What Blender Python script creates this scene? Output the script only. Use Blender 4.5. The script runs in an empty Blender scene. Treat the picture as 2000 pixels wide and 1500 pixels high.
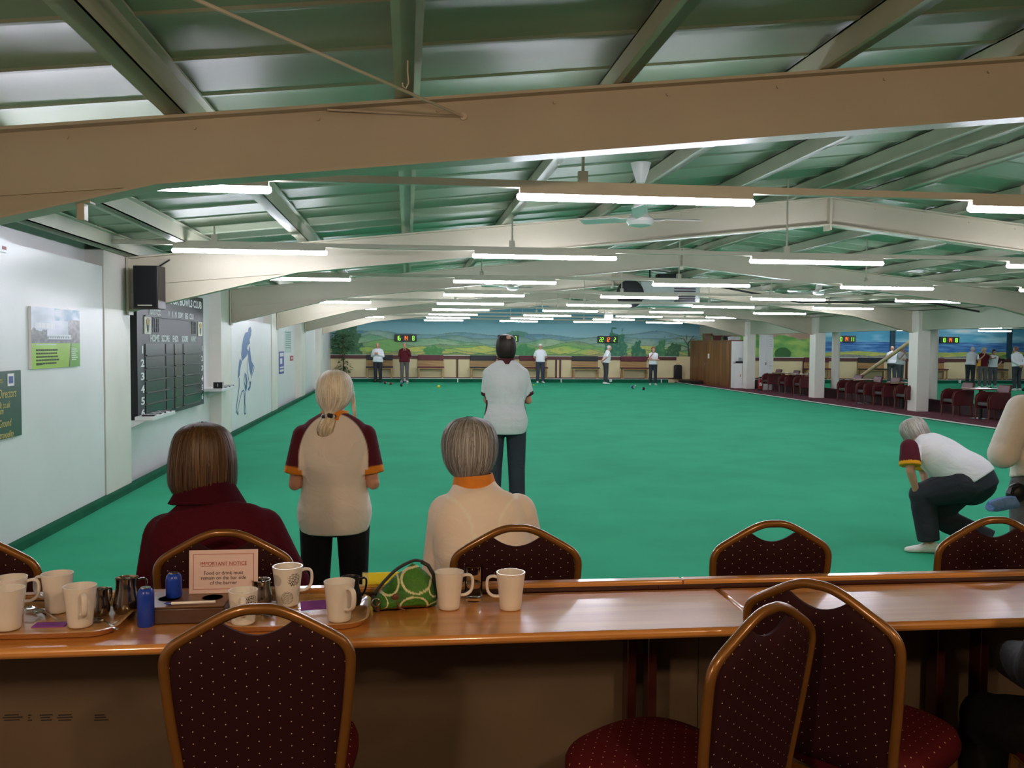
import bpy, bmesh, math, random
from mathutils import Vector, Matrix, noise
random.seed(7)
scene = bpy.context.scene
COL = scene.collection
PI = math.pi

# ------------------------------------------------------------------ camera
F, CX, CY, EYE = 1750., 1000., 750., 1.68
def _ray(x, y): return Vector(((x-CX)/F, -(y-CY)/F, -1.))
_cy = _ray(795, 670.5).normalized()
_cz = _ray(1795, 678.0).cross(_cy).normalized()
if _cz.y < 0: _cz = -_cz
_cx = _cy.cross(_cz).normalized()
def _w(x, y):
    c = _ray(x, y); return Vector((_cx.dot(c), _cy.dot(c), _cz.dot(c)))
def on_z(x, y, z):
    d = _w(x, y); t = (z-EYE)/d.z; return Vector((d.x*t, d.y*t, z))
def on_y(x, y, Y):
    d = _w(x, y); t = Y/d.y; return Vector((d.x*t, Y, EYE+d.z*t))
def on_x(x, y, X):
    d = _w(x, y); t = X/d.x; return Vector((X, d.y*t, EYE+d.z*t))
cam_d = bpy.data.cameras.new('camera'); cam = bpy.data.objects.new('camera', cam_d); COL.objects.link(cam)
cam_d.sensor_width = 36; cam_d.lens = F/2000*36; cam_d.clip_start = .02; cam_d.clip_end = 200
R = Matrix(((_cx.x, _cx.y, _cx.z), (_cy.x, _cy.y, _cy.z), (_cz.x, _cz.y, _cz.z)))
cam.matrix_world = Matrix.Translation((0, 0, EYE)) @ R.to_4x4()
scene.camera = cam

# ------------------------------------------------------------------ colour and materials
def s2l(c):
    c = c/255.
    return c/12.92 if c <= .04045 else ((c+.055)/1.055)**2.4
def L3(rgb): return (s2l(rgb[0]), s2l(rgb[1]), s2l(rgb[2]))
MATS = {}
def _new(name):
    m = bpy.data.materials.new(name); m.use_nodes = True
    nt = m.node_tree; b = nt.nodes['Principled BSDF']; return m, nt, b
def M(name, rgb, rough=.5, metal=0., var=.08, vs=6., bump=0., bs=60., emit=0., coat=0., trans=0., ior=1.45, stretch=(1, 1, 1), spec=.5, sheen=0.):
    if name in MATS: return MATS[name]
    m, nt, b = _new(name); N = nt.nodes; K = nt.links
    c = L3(rgb)
    b.inputs['Base Color'].default_value = (*c, 1); b.inputs['Roughness'].default_value = rough
    b.inputs['Metallic'].default_value = metal; b.inputs['Specular IOR Level'].default_value = spec
    b.inputs['IOR'].default_value = ior
    if coat: b.inputs['Coat Weight'].default_value = coat; b.inputs['Coat Roughness'].default_value = .08
    if trans: b.inputs['Transmission Weight'].default_value = trans
    if sheen: b.inputs['Sheen Weight'].default_value = sheen
    if emit:
        b.inputs['Emission Color'].default_value = (*c, 1); b.inputs['Emission Strength'].default_value = emit
    if var or bump:
        tc = N.new('ShaderNodeTexCoord'); mp = N.new('ShaderNodeMapping'); mp.inputs['Scale'].default_value = stretch
        K.new(tc.outputs['Object'], mp.inputs['Vector'])
    if var and not emit:
        nz = N.new('ShaderNodeTexNoise'); nz.inputs['Scale'].default_value = vs; nz.inputs['Detail'].default_value = 5
        K.new(mp.outputs['Vector'], nz.inputs['Vector'])
        rp = N.new('ShaderNodeValToRGB')
        rp.color_ramp.elements[0].color = (*[max(0, x*(1-var*2)) for x in c], 1); rp.color_ramp.elements[0].position = .25
        rp.color_ramp.elements[1].color = (*[min(1, x*(1+var*2)) for x in c], 1); rp.color_ramp.elements[1].position = .75
        K.new(nz.outputs['Fac'], rp.inputs['Fac']); K.new(rp.outputs['Color'], b.inputs['Base Color'])
    if bump:
        n2 = N.new('ShaderNodeTexNoise'); n2.inputs['Scale'].default_value = bs; n2.inputs['Detail'].default_value = 3
        K.new(mp.outputs['Vector'], n2.inputs['Vector'])
        bp = N.new('ShaderNodeBump'); bp.inputs['Strength'].default_value = bump; bp.inputs['Distance'].default_value = .02
        K.new(n2.outputs['Fac'], bp.inputs['Height']); K.new(bp.outputs['Normal'], b.inputs['Normal'])
    MATS[name] = m; return m
def MVC(name, rough=.8, bump=0., bs=20., fine=0., metal=0., sheen=0., spec=.3):
    """material that reads the colours painted on the mesh itself"""
    if name in MATS: return MATS[name]
    m, nt, b = _new(name); N = nt.nodes; K = nt.links
    a = N.new('ShaderNodeVertexColor'); a.layer_name = 'Col'
    b.inputs['Roughness'].default_value = rough; b.inputs['Specular IOR Level'].default_value = spec; b.inputs['Metallic'].default_value = metal
    if sheen: b.inputs['Sheen Weight'].default_value = sheen
    tc = N.new('ShaderNodeTexCoord')
    if fine:
        nz = N.new('ShaderNodeTexNoise'); nz.inputs['Scale'].default_value = 220; K.new(tc.outputs['Object'], nz.inputs['Vector'])
        mx = N.new('ShaderNodeMixRGB'); mx.blend_type = 'OVERLAY'; mx.inputs['Fac'].default_value = fine
        K.new(a.outputs['Color'], mx.inputs['Color1']); K.new(nz.outputs['Fac'], mx.inputs['Color2']); K.new(mx.outputs['Color'], b.inputs['Base Color'])
    else: K.new(a.outputs['Color'], b.inputs['Base Color'])
    if bump:
        n2 = N.new('ShaderNodeTexNoise'); n2.inputs['Scale'].default_value = bs; n2.inputs['Detail'].default_value = 3; n2.inputs['Distortion'].default_value = 1.2
        mp = N.new('ShaderNodeMapping'); mp.inputs['Scale'].default_value = (1, 1, 1.5); K.new(tc.outputs['Object'], mp.inputs['Vector'])
        K.new(mp.outputs['Vector'], n2.inputs['Vector'])
        bp = N.new('ShaderNodeBump'); bp.inputs['Strength'].default_value = bump; bp.inputs['Distance'].default_value = .03
        K.new(n2.outputs['Fac'], bp.inputs['Height']); K.new(bp.outputs['Normal'], b.inputs['Normal'])
    MATS[name] = m; return m
def MWOOD(name, dark, light, rough=.25, scale=(.6, 9, 9), coat=.0, ring=2.2, spec=.5):
    if name in MATS: return MATS[name]
    m, nt, b = _new(name); N = nt.nodes; K = nt.links
    tc = N.new('ShaderNodeTexCoord'); mp = N.new('ShaderNodeMapping'); mp.inputs['Scale'].default_value = scale
    K.new(tc.outputs['Object'], mp.inputs['Vector'])
    nz = N.new('ShaderNodeTexNoise'); nz.inputs['Scale'].default_value = ring; nz.inputs['Detail'].default_value = 8; nz.inputs['Roughness'].default_value = .62; nz.inputs['Distortion'].default_value = .35
    K.new(mp.outputs['Vector'], nz.inputs['Vector'])
    rp = N.new('ShaderNodeValToRGB'); e = rp.color_ramp.elements
    e[0].color = (*L3(dark), 1); e[0].position = .3; e[1].color = (*L3(light), 1); e[1].position = .7
    K.new(nz.outputs['Fac'], rp.inputs['Fac']); K.new(rp.outputs['Color'], b.inputs['Base Color'])
    b.inputs['Roughness'].default_value = rough; b.inputs['Coat Weight'].default_value = coat; b.inputs['Coat Roughness'].default_value = .12
    if coat == 1.: b.inputs['Coat IOR'].default_value = 1.6
    b.inputs['Specular IOR Level'].default_value = spec
    MATS[name] = m; return m
def MDOTS(name, rgb, dot, su=.050, sv=.031, rad=.0017):
    """velvet with a staggered lattice of small woven dots, laid out in metres on the UV map"""
    m, nt, b = _new(name); N = nt.nodes; K = nt.links
    uv = N.new('ShaderNodeUVMap'); uv.uv_map = 'UVMap'
    ds = []
    for off in (0., .5):
        mp = N.new('ShaderNodeMapping'); mp.inputs['Scale'].default_value = (1/su, 1/sv, 0); mp.inputs['Location'].default_value = (off, off, 0)
        K.new(uv.outputs['UV'], mp.inputs['Vector'])
        fr = N.new('ShaderNodeVectorMath'); fr.operation = 'FRACTION'; K.new(mp.outputs['Vector'], fr.inputs[0])
        sb = N.new('ShaderNodeVectorMath'); sb.operation = 'SUBTRACT'; K.new(fr.outputs['Vector'], sb.inputs[0]); sb.inputs[1].default_value = (.5, .5, 0)
        ml = N.new('ShaderNodeVectorMath'); ml.operation = 'MULTIPLY'; K.new(sb.outputs['Vector'], ml.inputs[0]); ml.inputs[1].default_value = (su, sv, 0)
        ln = N.new('ShaderNodeVectorMath'); ln.operation = 'LENGTH'; K.new(ml.outputs['Vector'], ln.inputs[0]); ds.append(ln)
    mn = N.new('ShaderNodeMath'); mn.operation = 'MINIMUM'; K.new(ds[0].outputs['Value'], mn.inputs[0]); K.new(ds[1].outputs['Value'], mn.inputs[1])
    lt = N.new('ShaderNodeMath'); lt.operation = 'LESS_THAN'; K.new(mn.outputs['Value'], lt.inputs[0]); lt.inputs[1].default_value = rad
    mx = N.new('ShaderNodeMixRGB'); K.new(lt.outputs['Value'], mx.inputs['Fac']); mx.inputs['Color1'].default_value = (*L3(rgb), 1); mx.inputs['Color2'].default_value = (*L3(dot), 1)
    K.new(mx.outputs['Color'], b.inputs['Base Color']); b.inputs['Roughness'].default_value = .8; b.inputs['Specular IOR Level'].default_value = .2
    b.inputs['Sheen Weight'].default_value = .04; b.inputs['Sheen Tint'].default_value = (*L3((150, 30, 40)), 1)
    return m

# ------------------------------------------------------------------ mesh builder
class MB:
    def __init__(s): s.v = []; s.f = []; s.m = []; s.c = None
    def add(s, vs, fs, mi=0):
        o = len(s.v); s.v += [tuple(v) for v in vs]; s.f += [tuple(i+o for i in f) for f in fs]; s.m += [mi]*len(fs); return s
    def box(s, x0, x1, y0, y1, z0, z1, mi=0):
        v = [(x, y, z) for x in (x0, x1) for y in (y0, y1) for z in (z0, z1)]
        return s.add(v, [(0, 1, 3, 2), (4, 6, 7, 5), (0, 4, 5, 1), (2, 3, 7, 6), (0, 2, 6, 4), (1, 5, 7, 3)], mi)
    def beam(s, a, b, w, h, up=(0, 0, 1), mi=0):
        a = Vector(a); b = Vector(b); t = (b-a).normalized(); r = t.cross(Vector(up)).normalized(); u = r.cross(t)
        v = [p+r*(sx*w/2)+u*(sz*h/2) for p in (a, b) for sx, sz in ((-1, -1), (1, -1), (1, 1), (-1, 1))]
        return s.add(v, [(3, 2, 1, 0), (4, 5, 6, 7), (0, 1, 5, 4), (1, 2, 6, 5), (2, 3, 7, 6), (3, 0, 4, 7)], mi)
    def tube(s, pts, r, n=8, mi=0, up=None, sx=1., sy=1., closed=False):
        pts = [Vector(p) for p in pts]; k = len(pts)
        rs = r if isinstance(r, (list, tuple)) else [r]*k
        ref = Vector(up) if up else None; vs = []
        for i, p in enumerate(pts):
            if closed: t = (pts[(i+1) % k]-pts[i-1])
            else: t = pts[min(i+1, k-1)]-pts[max(i-1, 0)]
            t.normalize()
            if ref is None:
                ref = Vector((0, 0, 1)) if abs(t.z) < .9 else Vector((0, 1, 0))
            a = ref - t*ref.dot(t)
            if a.length < 1e-4: a = Vector((1, .3, .2)).cross(t)
            a.normalize(); b = t.cross(a)
            if not up: ref = a
            for j in range(n):
                q = 2*PI*j/n; vs.append(p+(a*math.cos(q)*sx+b*math.sin(q)*sy)*rs[i])
        fs = [(i*n+j, i*n+(j+1) % n, ((i+1) % k)*n+(j+1) % n, ((i+1) % k)*n+j) for i in range(k if closed else k-1) for j in range(n)]
        if not closed: fs += [tuple(range(n-1, -1, -1)), tuple((k-1)*n+j for j in range(n))]
        return s.add(vs, fs, mi)
    def lathe(s, prof, n=28, c=(0, 0, 0), mi=0, sx=1., sy=1., closed=False):
        k = len(prof); vs = [(c[0]+r*math.cos(2*PI*j/n)*sx, c[1]+r*math.sin(2*PI*j/n)*sy, c[2]+z) for r, z in prof for j in range(n)]
        fs = [(i*n+j, i*n+(j+1) % n, ((i+1) % k)*n+(j+1) % n, ((i+1) % k)*n+j) for i in range(k if closed else k-1) for j in range(n)]
        if not closed: fs += [tuple(range(n-1, -1, -1)), tuple((k-1)*n+j for j in range(n))]
        return s.add(vs, fs, mi)
    def ell(s, c, r, mi=0, nu=16, nv=10, rot=None):
        c = Vector(c); vs = [Vector((0, 0, -1))]
        for i in range(1, nv):
            a = PI*i/nv-PI/2
            for j in range(nu): vs.append(Vector((math.cos(a)*math.cos(2*PI*j/nu), math.cos(a)*math.sin(2*PI*j/nu), math.sin(a))))
        vs.append(Vector((0, 0, 1)))
        vs = [Vector((v.x*r[0], v.y*r[1], v.z*r[2])) for v in vs]
        if rot is not None: vs = [rot @ v for v in vs]
        vs = [c+v for v in vs]
        fs = [(0, 1+(j+1) % nu, 1+j) for j in range(nu)]
        for i in range(nv-2):
            for j in range(nu): fs.append((1+i*nu+j, 1+i*nu+(j+1) % nu, 1+(i+1)*nu+(j+1) % nu, 1+(i+1)*nu+j))
        e = len(vs)-1; o = 1+(nv-2)*nu
        fs += [(o+j, o+(j+1) % nu, e) for j in range(nu)]
        return s.add(vs, fs, mi)
    def rings(s, rings, mi=0, cap=True):
        n = len(rings[0]); k = len(rings); vs = [p for r in rings for p in r]
        fs = [(i*n+j, i*n+(j+1) % n, (i+1)*n+(j+1) % n, (i+1)*n+j) for i in range(k-1) for j in range(n)]
        if cap: fs += [tuple(range(n-1, -1, -1)), tuple((k-1)*n+j for j in range(n))]
        return s.add(vs, fs, mi)
    def prism(s, poly, fn, w0, w1, mi=0):
        n = len(poly); vs = [fn(u, v, w) for w in (w0, w1) for u, v in poly]
        fs = [tuple(range(n-1, -1, -1)), tuple(range(n, 2*n))]+[(i, (i+1) % n, n+(i+1) % n, n+i) for i in range(n)]
        return s.add(vs, fs, mi)
    def sheet(s, fn, nu, nv, mi=0):
        vs = [fn(i/nu, j/nv) for j in range(nv+1) for i in range(nu+1)]
        fs = [(j*(nu+1)+i, j*(nu+1)+i+1, (j+1)*(nu+1)+i+1, (j+1)*(nu+1)+i) for j in range(nv) for i in range(nu)]
        return s.add(vs, fs, mi)
    def join(s, o, mi=None):
        k = len(s.v); s.v += o.v; s.f += [tuple(i+k for i in f) for f in o.f]; s.m += (o.m if mi is None else [mi]*len(o.f)); return s
    def xf(s, mat): s.v = [tuple(mat @ Vector(v)) for v in s.v]; return s
    def data(s, name, mats, smooth=35., uv=None, colfn=None, fix=True):
        me = bpy.data.meshes.new(name); me.from_pydata(s.v, [], s.f)
        for m in (mats if isinstance(mats, (list, tuple)) else [mats]): me.materials.append(m)
        if any(s.m): me.polygons.foreach_set('material_index', s.m)
        if fix:
            bm = bmesh.new(); bm.from_mesh(me); bmesh.ops.recalc_face_normals(bm, faces=bm.faces); bm.to_mesh(me); bm.free()
        if smooth:
            me.polygons.foreach_set('use_smooth', [True]*len(me.polygons))
            if smooth < 179: me.set_sharp_from_angle(angle=math.radians(smooth))
        if uv:
            l = me.uv_layers.new(name='UVMap')
            for p in me.polygons:
                for li in p.loop_indices: l.data[li].uv = uv(me.vertices[me.loops[li].vertex_index].co)
        if colfn or s.c:
            a = me.color_attributes.new('Col', 'FLOAT_COLOR', 'POINT')
            fl = []
            for i, v in enumerate(me.vertices):
                q = s.c[i] if s.c else colfn(v.co)
                fl += [q[0], q[1], q[2], 1.]
            a.data.foreach_set('color', fl)
        me.update(); return me
    def build(s, name, mats, parent=None, smooth=35., bevel=0., **kw):
        o = bpy.data.objects.new(name, s.data(name, mats, smooth, **kw)); COL.objects.link(o)
        if parent: o.parent = parent
        if bevel:
            b = o.modifiers.new('bevel', 'BEVEL'); b.width = bevel; b.segments = 2; b.limit_method = 'ANGLE'; b.angle_limit = math.radians(40)
        return o
def remesh(mb, vox, smooth=4):
    me = bpy.data.meshes.new('t'); me.from_pydata(mb.v, [], mb.f)
    bm = bmesh.new(); bm.from_mesh(me); bmesh.ops.recalc_face_normals(bm, faces=bm.faces); bm.to_mesh(me); bm.free()
    o = bpy.data.objects.new('t', me); COL.objects.link(o)
    r = o.modifiers.new('r', 'REMESH'); r.mode = 'VOXEL'; r.voxel_size = vox; r.adaptivity = 0
    if smooth:
        q = o.modifiers.new('s', 'SMOOTH'); q.factor = .5; q.iterations = smooth
    dg = bpy.context.evaluated_depsgraph_get(); ev = o.evaluated_get(dg); m2 = ev.to_mesh()
    out = MB(); out.v = [tuple(v.co) for v in m2.vertices]; out.f = [tuple(p.vertices) for p in m2.polygons]; out.m = [0]*len(out.f)
    ev.to_mesh_clear(); bpy.data.objects.remove(o); bpy.data.meshes.remove(me); return out
def tag(o, label=None, cat=None, group=None, kind=None):
    if label: o['label'] = label
    if cat: o['category'] = cat
    if group: o['group'] = group
    if kind: o['kind'] = kind
    return o
def thing(name, label, cat, loc=(0, 0, 0), rz=0., group=None, kind=None):
    o = bpy.data.objects.new(name, None); COL.objects.link(o); o.empty_display_size = .1
    o.location = loc; o.rotation_euler = (0, 0, rz); return tag(o, label, cat, group, kind)
def dup(root, loc, rz=None, label=None, group=None):
    r = root.copy(); COL.objects.link(r); r.location = loc
    if rz is not None: r.rotation_euler = (0, 0, rz)
    if label: r['label'] = label
    if group: r['group'] = group
    for ch in list(root.children):
        c = ch.copy(); COL.objects.link(c); c.parent = r
        for g in list(ch.children):
            d = g.copy(); COL.objects.link(d); d.parent = c
    return r
def text(name, body, size, mat, parent, loc, rot, sx=1., shear=0., align='CENTER', depth=.0006, bold=0.):
    cu = bpy.data.curves.new('t', 'FONT'); cu.body = body; cu.size = size; cu.align_x = align; cu.align_y = 'CENTER'; cu.shear = shear; cu.extrude = depth; cu.offset = bold; cu.resolution_u = 3
    t = bpy.data.objects.new('t', cu); COL.objects.link(t)
    dg = bpy.context.evaluated_depsgraph_get(); me = bpy.data.meshes.new_from_object(t.evaluated_get(dg))
    bpy.data.objects.remove(t); me.materials.clear(); me.materials.append(mat)
    rm = rot.to_matrix().to_4x4() if hasattr(rot, 'to_matrix') else rot
    me.transform(Matrix.Translation(loc) @ rm @ Matrix.Diagonal((sx, 1, 1, 1)))
    o = bpy.data.objects.new(name, me); COL.objects.link(o); o.parent = parent; return o
from mathutils import Euler
FACE_CAM = Euler((PI/2, 0, 0)).to_matrix().to_4x4()          # writing that faces -Y
FACE_RIGHT = Euler((PI/2, 0, PI/2)).to_matrix().to_4x4()     # writing that faces +X
def nz(x, y, z=0., o=3): return noise.fractal(Vector((x, y, z)), 1., 2., o)
def lerp(a, b, t): return a+(b-a)*t
def mixc(a, b, t): t = max(0, min(1, t)); return tuple(lerp(p, q, t) for p, q in zip(a, b))
def soft(pts, k=5):
    """round off a polyline"""
    P = [Vector(p) for p in pts]; out = []
    for i in range(len(P)-1):
        a, b, c, d = P[max(0, i-1)], P[i], P[i+1], P[min(len(P)-1, i+2)]
        for j in range(k):
            u = j/k; out.append(.5*((2*b)+(c-a)*u+(2*a-5*b+4*c-d)*u*u+(3*b-a-3*c+d)*u**3))
    return out+[P[-1]]
# ------------------------------------------------------------------ the setting
XL, XE, XR, XRIDGE, YFAR, ZF = -3.12, 12.05, 13.32, 5.1, 39.6, .12
FRAMES_Y = [4.8, 10.5, 16.35, 22.1, 27.95, 33.8]
def zframe(x): return 2.61+.1075*(8.22-abs(x-XRIDGE))
def struct(mb, name, mat, label, cat, **kw):
    return tag(mb.build(name, mat, **kw), label, cat, kind='structure')
m_wall = M('white wall paint', (236, 233, 232), .35, var=.02, vs=1.5)
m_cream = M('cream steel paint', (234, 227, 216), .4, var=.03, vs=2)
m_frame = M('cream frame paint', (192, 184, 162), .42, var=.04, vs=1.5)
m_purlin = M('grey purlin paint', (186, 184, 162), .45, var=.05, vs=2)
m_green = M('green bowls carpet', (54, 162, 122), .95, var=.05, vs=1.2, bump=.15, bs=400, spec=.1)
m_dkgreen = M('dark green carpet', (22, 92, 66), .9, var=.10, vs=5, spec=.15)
m_trimw = M('white trim', (220, 222, 215), .5, var=.02)
m_maroonfloor = M('maroon carpet', (104, 58, 68), .95, var=.14, vs=60, spec=.1)
m_barfloor = M('grey fleck bar carpet', (70, 66, 74), .95, var=.5, vs=160, spec=.1)
m_cream2 = M('cream panel paint', (232, 212, 165), .6, var=.03, vs=1)
m_brown = M('brown rail paint', (96, 52, 48), .5, var=.06)
m_valance = M('pale green grey board', (172, 176, 156), .6, var=.03, vs=1)

struct(MB().box(XL, XE, 4.1, YFAR-.55, -.1, 0), 'floor', m_green, 'green carpet of the main bowling rinks', 'floor')
struct(MB().box(XR+.55, 31, 4.1, YFAR-.55, -.1, 0), 'floor', m_green, 'green carpet of the second rink hall beyond the columns', 'floor')
struct(MB().box(XE+.06, XR+.5, 4.1, YFAR, -.1, .012), 'floor', m_maroonfloor, 'maroon carpet strip where the armchairs stand', 'floor')
struct(MB().box(-6, 31, -5, 4.1, -.1, ZF), 'floor', m_barfloor, 'grey flecked carpet of the bar side', 'floor')
# far bank: raised floor behind a dark green face
mb = MB().box(XL, XE-.4, YFAR-.5, YFAR, -.1, .15).box(XR+.55, 31, YFAR-.5, YFAR, -.1, .15)
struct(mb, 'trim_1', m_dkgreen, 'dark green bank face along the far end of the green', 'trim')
mb = MB().box(XL, XE-.4, YFAR-.52, YFAR-.47, .15, .172).box(XR+.55, 31, YFAR-.52, YFAR-.47, .15, .172)
struct(mb, 'trim_2', m_trimw, 'white nosing along the top of the far bank', 'trim')
mb = MB().box(XE, XE+.06, 4.1, YFAR-.5, -.1, .028)
struct(mb, 'trim_3', m_trimw, 'white edging strip between green and maroon carpet', 'trim')
mb = MB().box(XE-.05, XE-.002, 4.1, YFAR-.55, -.05, .012)
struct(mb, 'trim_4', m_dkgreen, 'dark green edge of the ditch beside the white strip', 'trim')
mb = MB().box(XL-.02, XL+.07, 4.1, YFAR-.5, -.02, .075)
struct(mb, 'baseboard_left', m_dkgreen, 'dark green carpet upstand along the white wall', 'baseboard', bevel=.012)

# walls
mb = MB().box(-3.6, -3.30, -5, YFAR+.2, -.1, 2.85)
mb.box(-3.31, XL, -5, 9.70, 0, 2.45).box(-3.31, XL, 16.5, 21.2, 0, 2.1)
struct(mb, 'wall_left', m_wall, 'long white panelled wall on the left', 'wall')
mb = MB().box(XR-.1, XR+.1, 4, YFAR, 2.13, 2.62)
struct(mb, 'trim_5', m_valance, 'pale valance board above the gap between the columns', 'trim')
struct(MB().box(31, 31.2, -5, YFAR+.2, -.1, 2.8), 'wall_right', m_wall, 'white wall of the second hall', 'wall')
struct(MB().box(-6, 31, -5.2, -5, -.1, 3.8), 'wall_near', M('bar wall paint', (150, 120, 90), .7), 'bar wall behind the counter seats', 'wall')
mb = MB().box(-6, -3.3, -5, -4.9, 0, 3)
m_lowwall = M('dark maroon low wall', (58, 28, 34), .6, var=.1)
mb = MB().box(XR+.5, XR+.62, 8, YFAR-.6, -.1, .30)
struct(mb, 'trim_6', m_lowwall, 'low dark maroon wall behind the armchairs', 'low wall')
# second hall ceiling and lean-to
struct(MB().box(XR+.1, 31, -5, YFAR, 2.55, 2.65), 'ceiling', m_valance, 'flat pale ceiling of the second hall', 'ceiling')

# painted far wall -------------------------------------------------
def paint_hills(x, z):
    """x in metres along the wall, z height: rolling hills"""
    t = (z-1.17)
    sky = mixc((62, 108, 122), (120, 150, 152), max(0, 1-(t-.6)/1.2)); sky = mixc(sky, (150, 168, 165), .35*max(0, nz(x*.35, z*1.6, 3)))
    c = sky
    def ridge(base, amp, fr, seed): return base+amp*2.4*nz(x*fr, seed, 0, 2)
    for base, amp, fr, seed, ca, cb in (
        (.95, .16, .32, 11, (72, 104, 122), (96, 126, 134)), (.80, .18, .38, 23, (82, 112, 112), (112, 136, 122)),
        (.62, .20, .42, 37, (84, 128, 96), (124, 146, 112)), (.47, .20, .36, 51, (106, 112, 92), (96, 138, 74)),
        (.33, .16, .5, 67, (96, 146, 66), (156, 158, 76)), (.19, .08, .8, 83, (120, 150, 66), (166, 150, 84)), (.08, .05, 1.2, 97, (84, 118, 56), (150, 132, 86))):
        h = ridge(base, amp, fr, seed)
        if t < h:
            d = (h-t)/.3
            c = mixc(ca, cb, .45+1.5*nz(x*.5+seed, t*1.6, seed, 3)+.5*d); c = mixc(c, (58, 88, 70), max(0, .32-d*1.6))
            if h-t < .025: c = mixc(c, (60, 84, 78), .5)
            c = mixc(c, (70, 92, 60), .5*max(0, nz(x*4, t*9, seed, 4)))
    # trees and bushes
    for tx, tw, th, b, cc in ((9.35, .55, 1.15, 0, (38, 84, 66)), (10.4, .4, .62, 0, (36, 80, 58)), (11.45, .35, .75, 0, (44, 92, 58)), (5.2, .5, .4, 0, (48, 104, 62)), (1.2, .5, .35, 0, (60, 112, 60)), (-2.6, .7, 1.4, 0, (46, 78, 52)), (4.9, .55, .32, .80, (58, 98, 86)), (12.0, .4, .6, 0, (40, 74, 48))):
        q = ((x-tx)/tw)**2+((t-b-th/2.)/(th/2))**2 if b else ((x-tx)/tw)**2+(max(0, t-.1)/th)**2
        if q+.7*nz(x*4, z*4, tx, 3) < .8: c = mixc(cc, (96, 140, 84), .6*max(0, nz(x*9, z*9, tx, 2)))
    for ax, az, bx, bz, w_ in ((12.75, 0, 12.7, .62, .05), (12.7, .5, 12.45, .85, .03), (12.7, .6, 12.95, .95, .03), (12.5, .8, 12.3, .82, .02), (12.8, .78, 13.1, .8, .02), (12.72, .4, 12.3, .55, .022), (12.6, .72, 12.62, 1.0, .02)):
        L_ = (bx-ax)**2+(bz-az)**2; q = max(0, min(1, ((x-ax)*(bx-ax)+(t-az)*(bz-az))/L_))
        if math.hypot(x-ax-(bx-ax)*q, t-az-(bz-az)*q) < w_*(1-.5*q): c = (56, 50, 46)
    return tuple(min(1, q*1.75) for q in L3(mixc(c, (128, 140, 132), .12)))
def paint_sea(x, z):
    t = z-1.17
    if x < 18.7+.6*nz(x, z*1.5, 5):
        c = mixc((74, 122, 62), (132, 158, 84), .5+1.2*nz(x*.9, t*2.5, 9, 4))
        if t > .95+.25*nz(x*.8, 1, 2): c = mixc((140, 116, 98), (160, 150, 130), nz(x*2, z*3))
        if ((x-17.2)/.4)**2+((t-.15)/.3)**2 < 1: c = (46, 84, 46)
    else:
        c = mixc((110, 164, 178), (74, 142, 168), .5+nz(x*.4, z*2, 4)); c = mixc(c, (206, 220, 222), 1.2*max(0, nz(x*.5, z*2.2, 8)))
        if t < .74: c = mixc((44, 84, 138), (92, 140, 176), .42+.9*nz(x*1.2, t*14, 2, 4))
        if t < .26+.14*nz(x*.3, 4, 4): c = mixc((168, 164, 84), (126, 146, 74), .5+nz(x*1.5, t*8, 4))
        if t < .12+.13*nz(x*.45, 9, 1): c = mixc((96, 104, 112), (132, 128, 104), .5+nz(x*6, t*20, 4))
        if x > 26.2 and t < .18+.3*nz(x*.9, 2, 7): c = mixc((58, 92, 48), (112, 132, 70), .5+nz(x*5, t*9, 4))
    return tuple(min(1, q*1.7) for q in L3(c))
m_mural = MVC('mural paint', .7)
def painted(x0, x1, z0, z1, nu, nv, fn, fmap, mat, name, parent=None):
    mb = MB(); mb.sheet(lambda u, v: fmap(lerp(x0, x1, u), lerp(z0, z1, v)), nu, nv)
    mb.c = [fn(lerp(x0, x1, i/nu), lerp(z0, z1, j/nv)) for j in range(nv+1) for i in range(nu+1)]
    o = mb.build(name, mat, parent, smooth=0, fix=False); return o
wf = struct(MB().box(-3.6, 31, YFAR, YFAR+.2, -.1, 3.9), 'wall_far', m_cream2, 'far end wall with painted landscape above cream panelling', 'wall')
painted(-3.3, 13.3, 1.17, 3.62, 760, 110, paint_hills, lambda x, z: (x, YFAR-.012, z), m_mural, 'hill_landscape_painting', wf)
painted(13.3, 31, 1.17, 2.55, 620, 70, paint_sea, lambda x, z: (x, YFAR-.012, z), m_mural, 'seaside_painting', wf)
mb = MB().box(-3.3, XE+.1, YFAR-.05, YFAR, 1.0, 1.15).box(13.45, 31, YFAR-.05, YFAR, 1.0, 1.15)
mb.build('brown_rail', m_brown, wf)
MB().box(-3.3, XE+.1, YFAR-.06, YFAR, 1.15, 1.172).box(13.45, 31, YFAR-.06, YFAR, 1.15, 1.172).build('white_ledge', m_trimw, wf)
MB().box(-3.3, XE+.1, YFAR-.04, YFAR, .15, .20).box(13.45, 31, YFAR-.04, YFAR, .15, .20).build('skirting', m_brown, wf)
for px in (893, 1086, 1094, 1569, 1770):
    x = on_y(px, 710, YFAR).x; MB().box(x-.04, x+.04, YFAR-.045, YFAR, .15, 1.0).build('panel_strip', m_brown, wf)
m_post = M('dark teal post', (46, 78, 92), .6)
for px in (1742, 1970):
    x = on_y(px, 680, YFAR).x; MB().box(x-.12, x+.12, YFAR-.08, YFAR-.005, 1.15, 2.6).build('painted_pier', m_post, wf)

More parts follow.
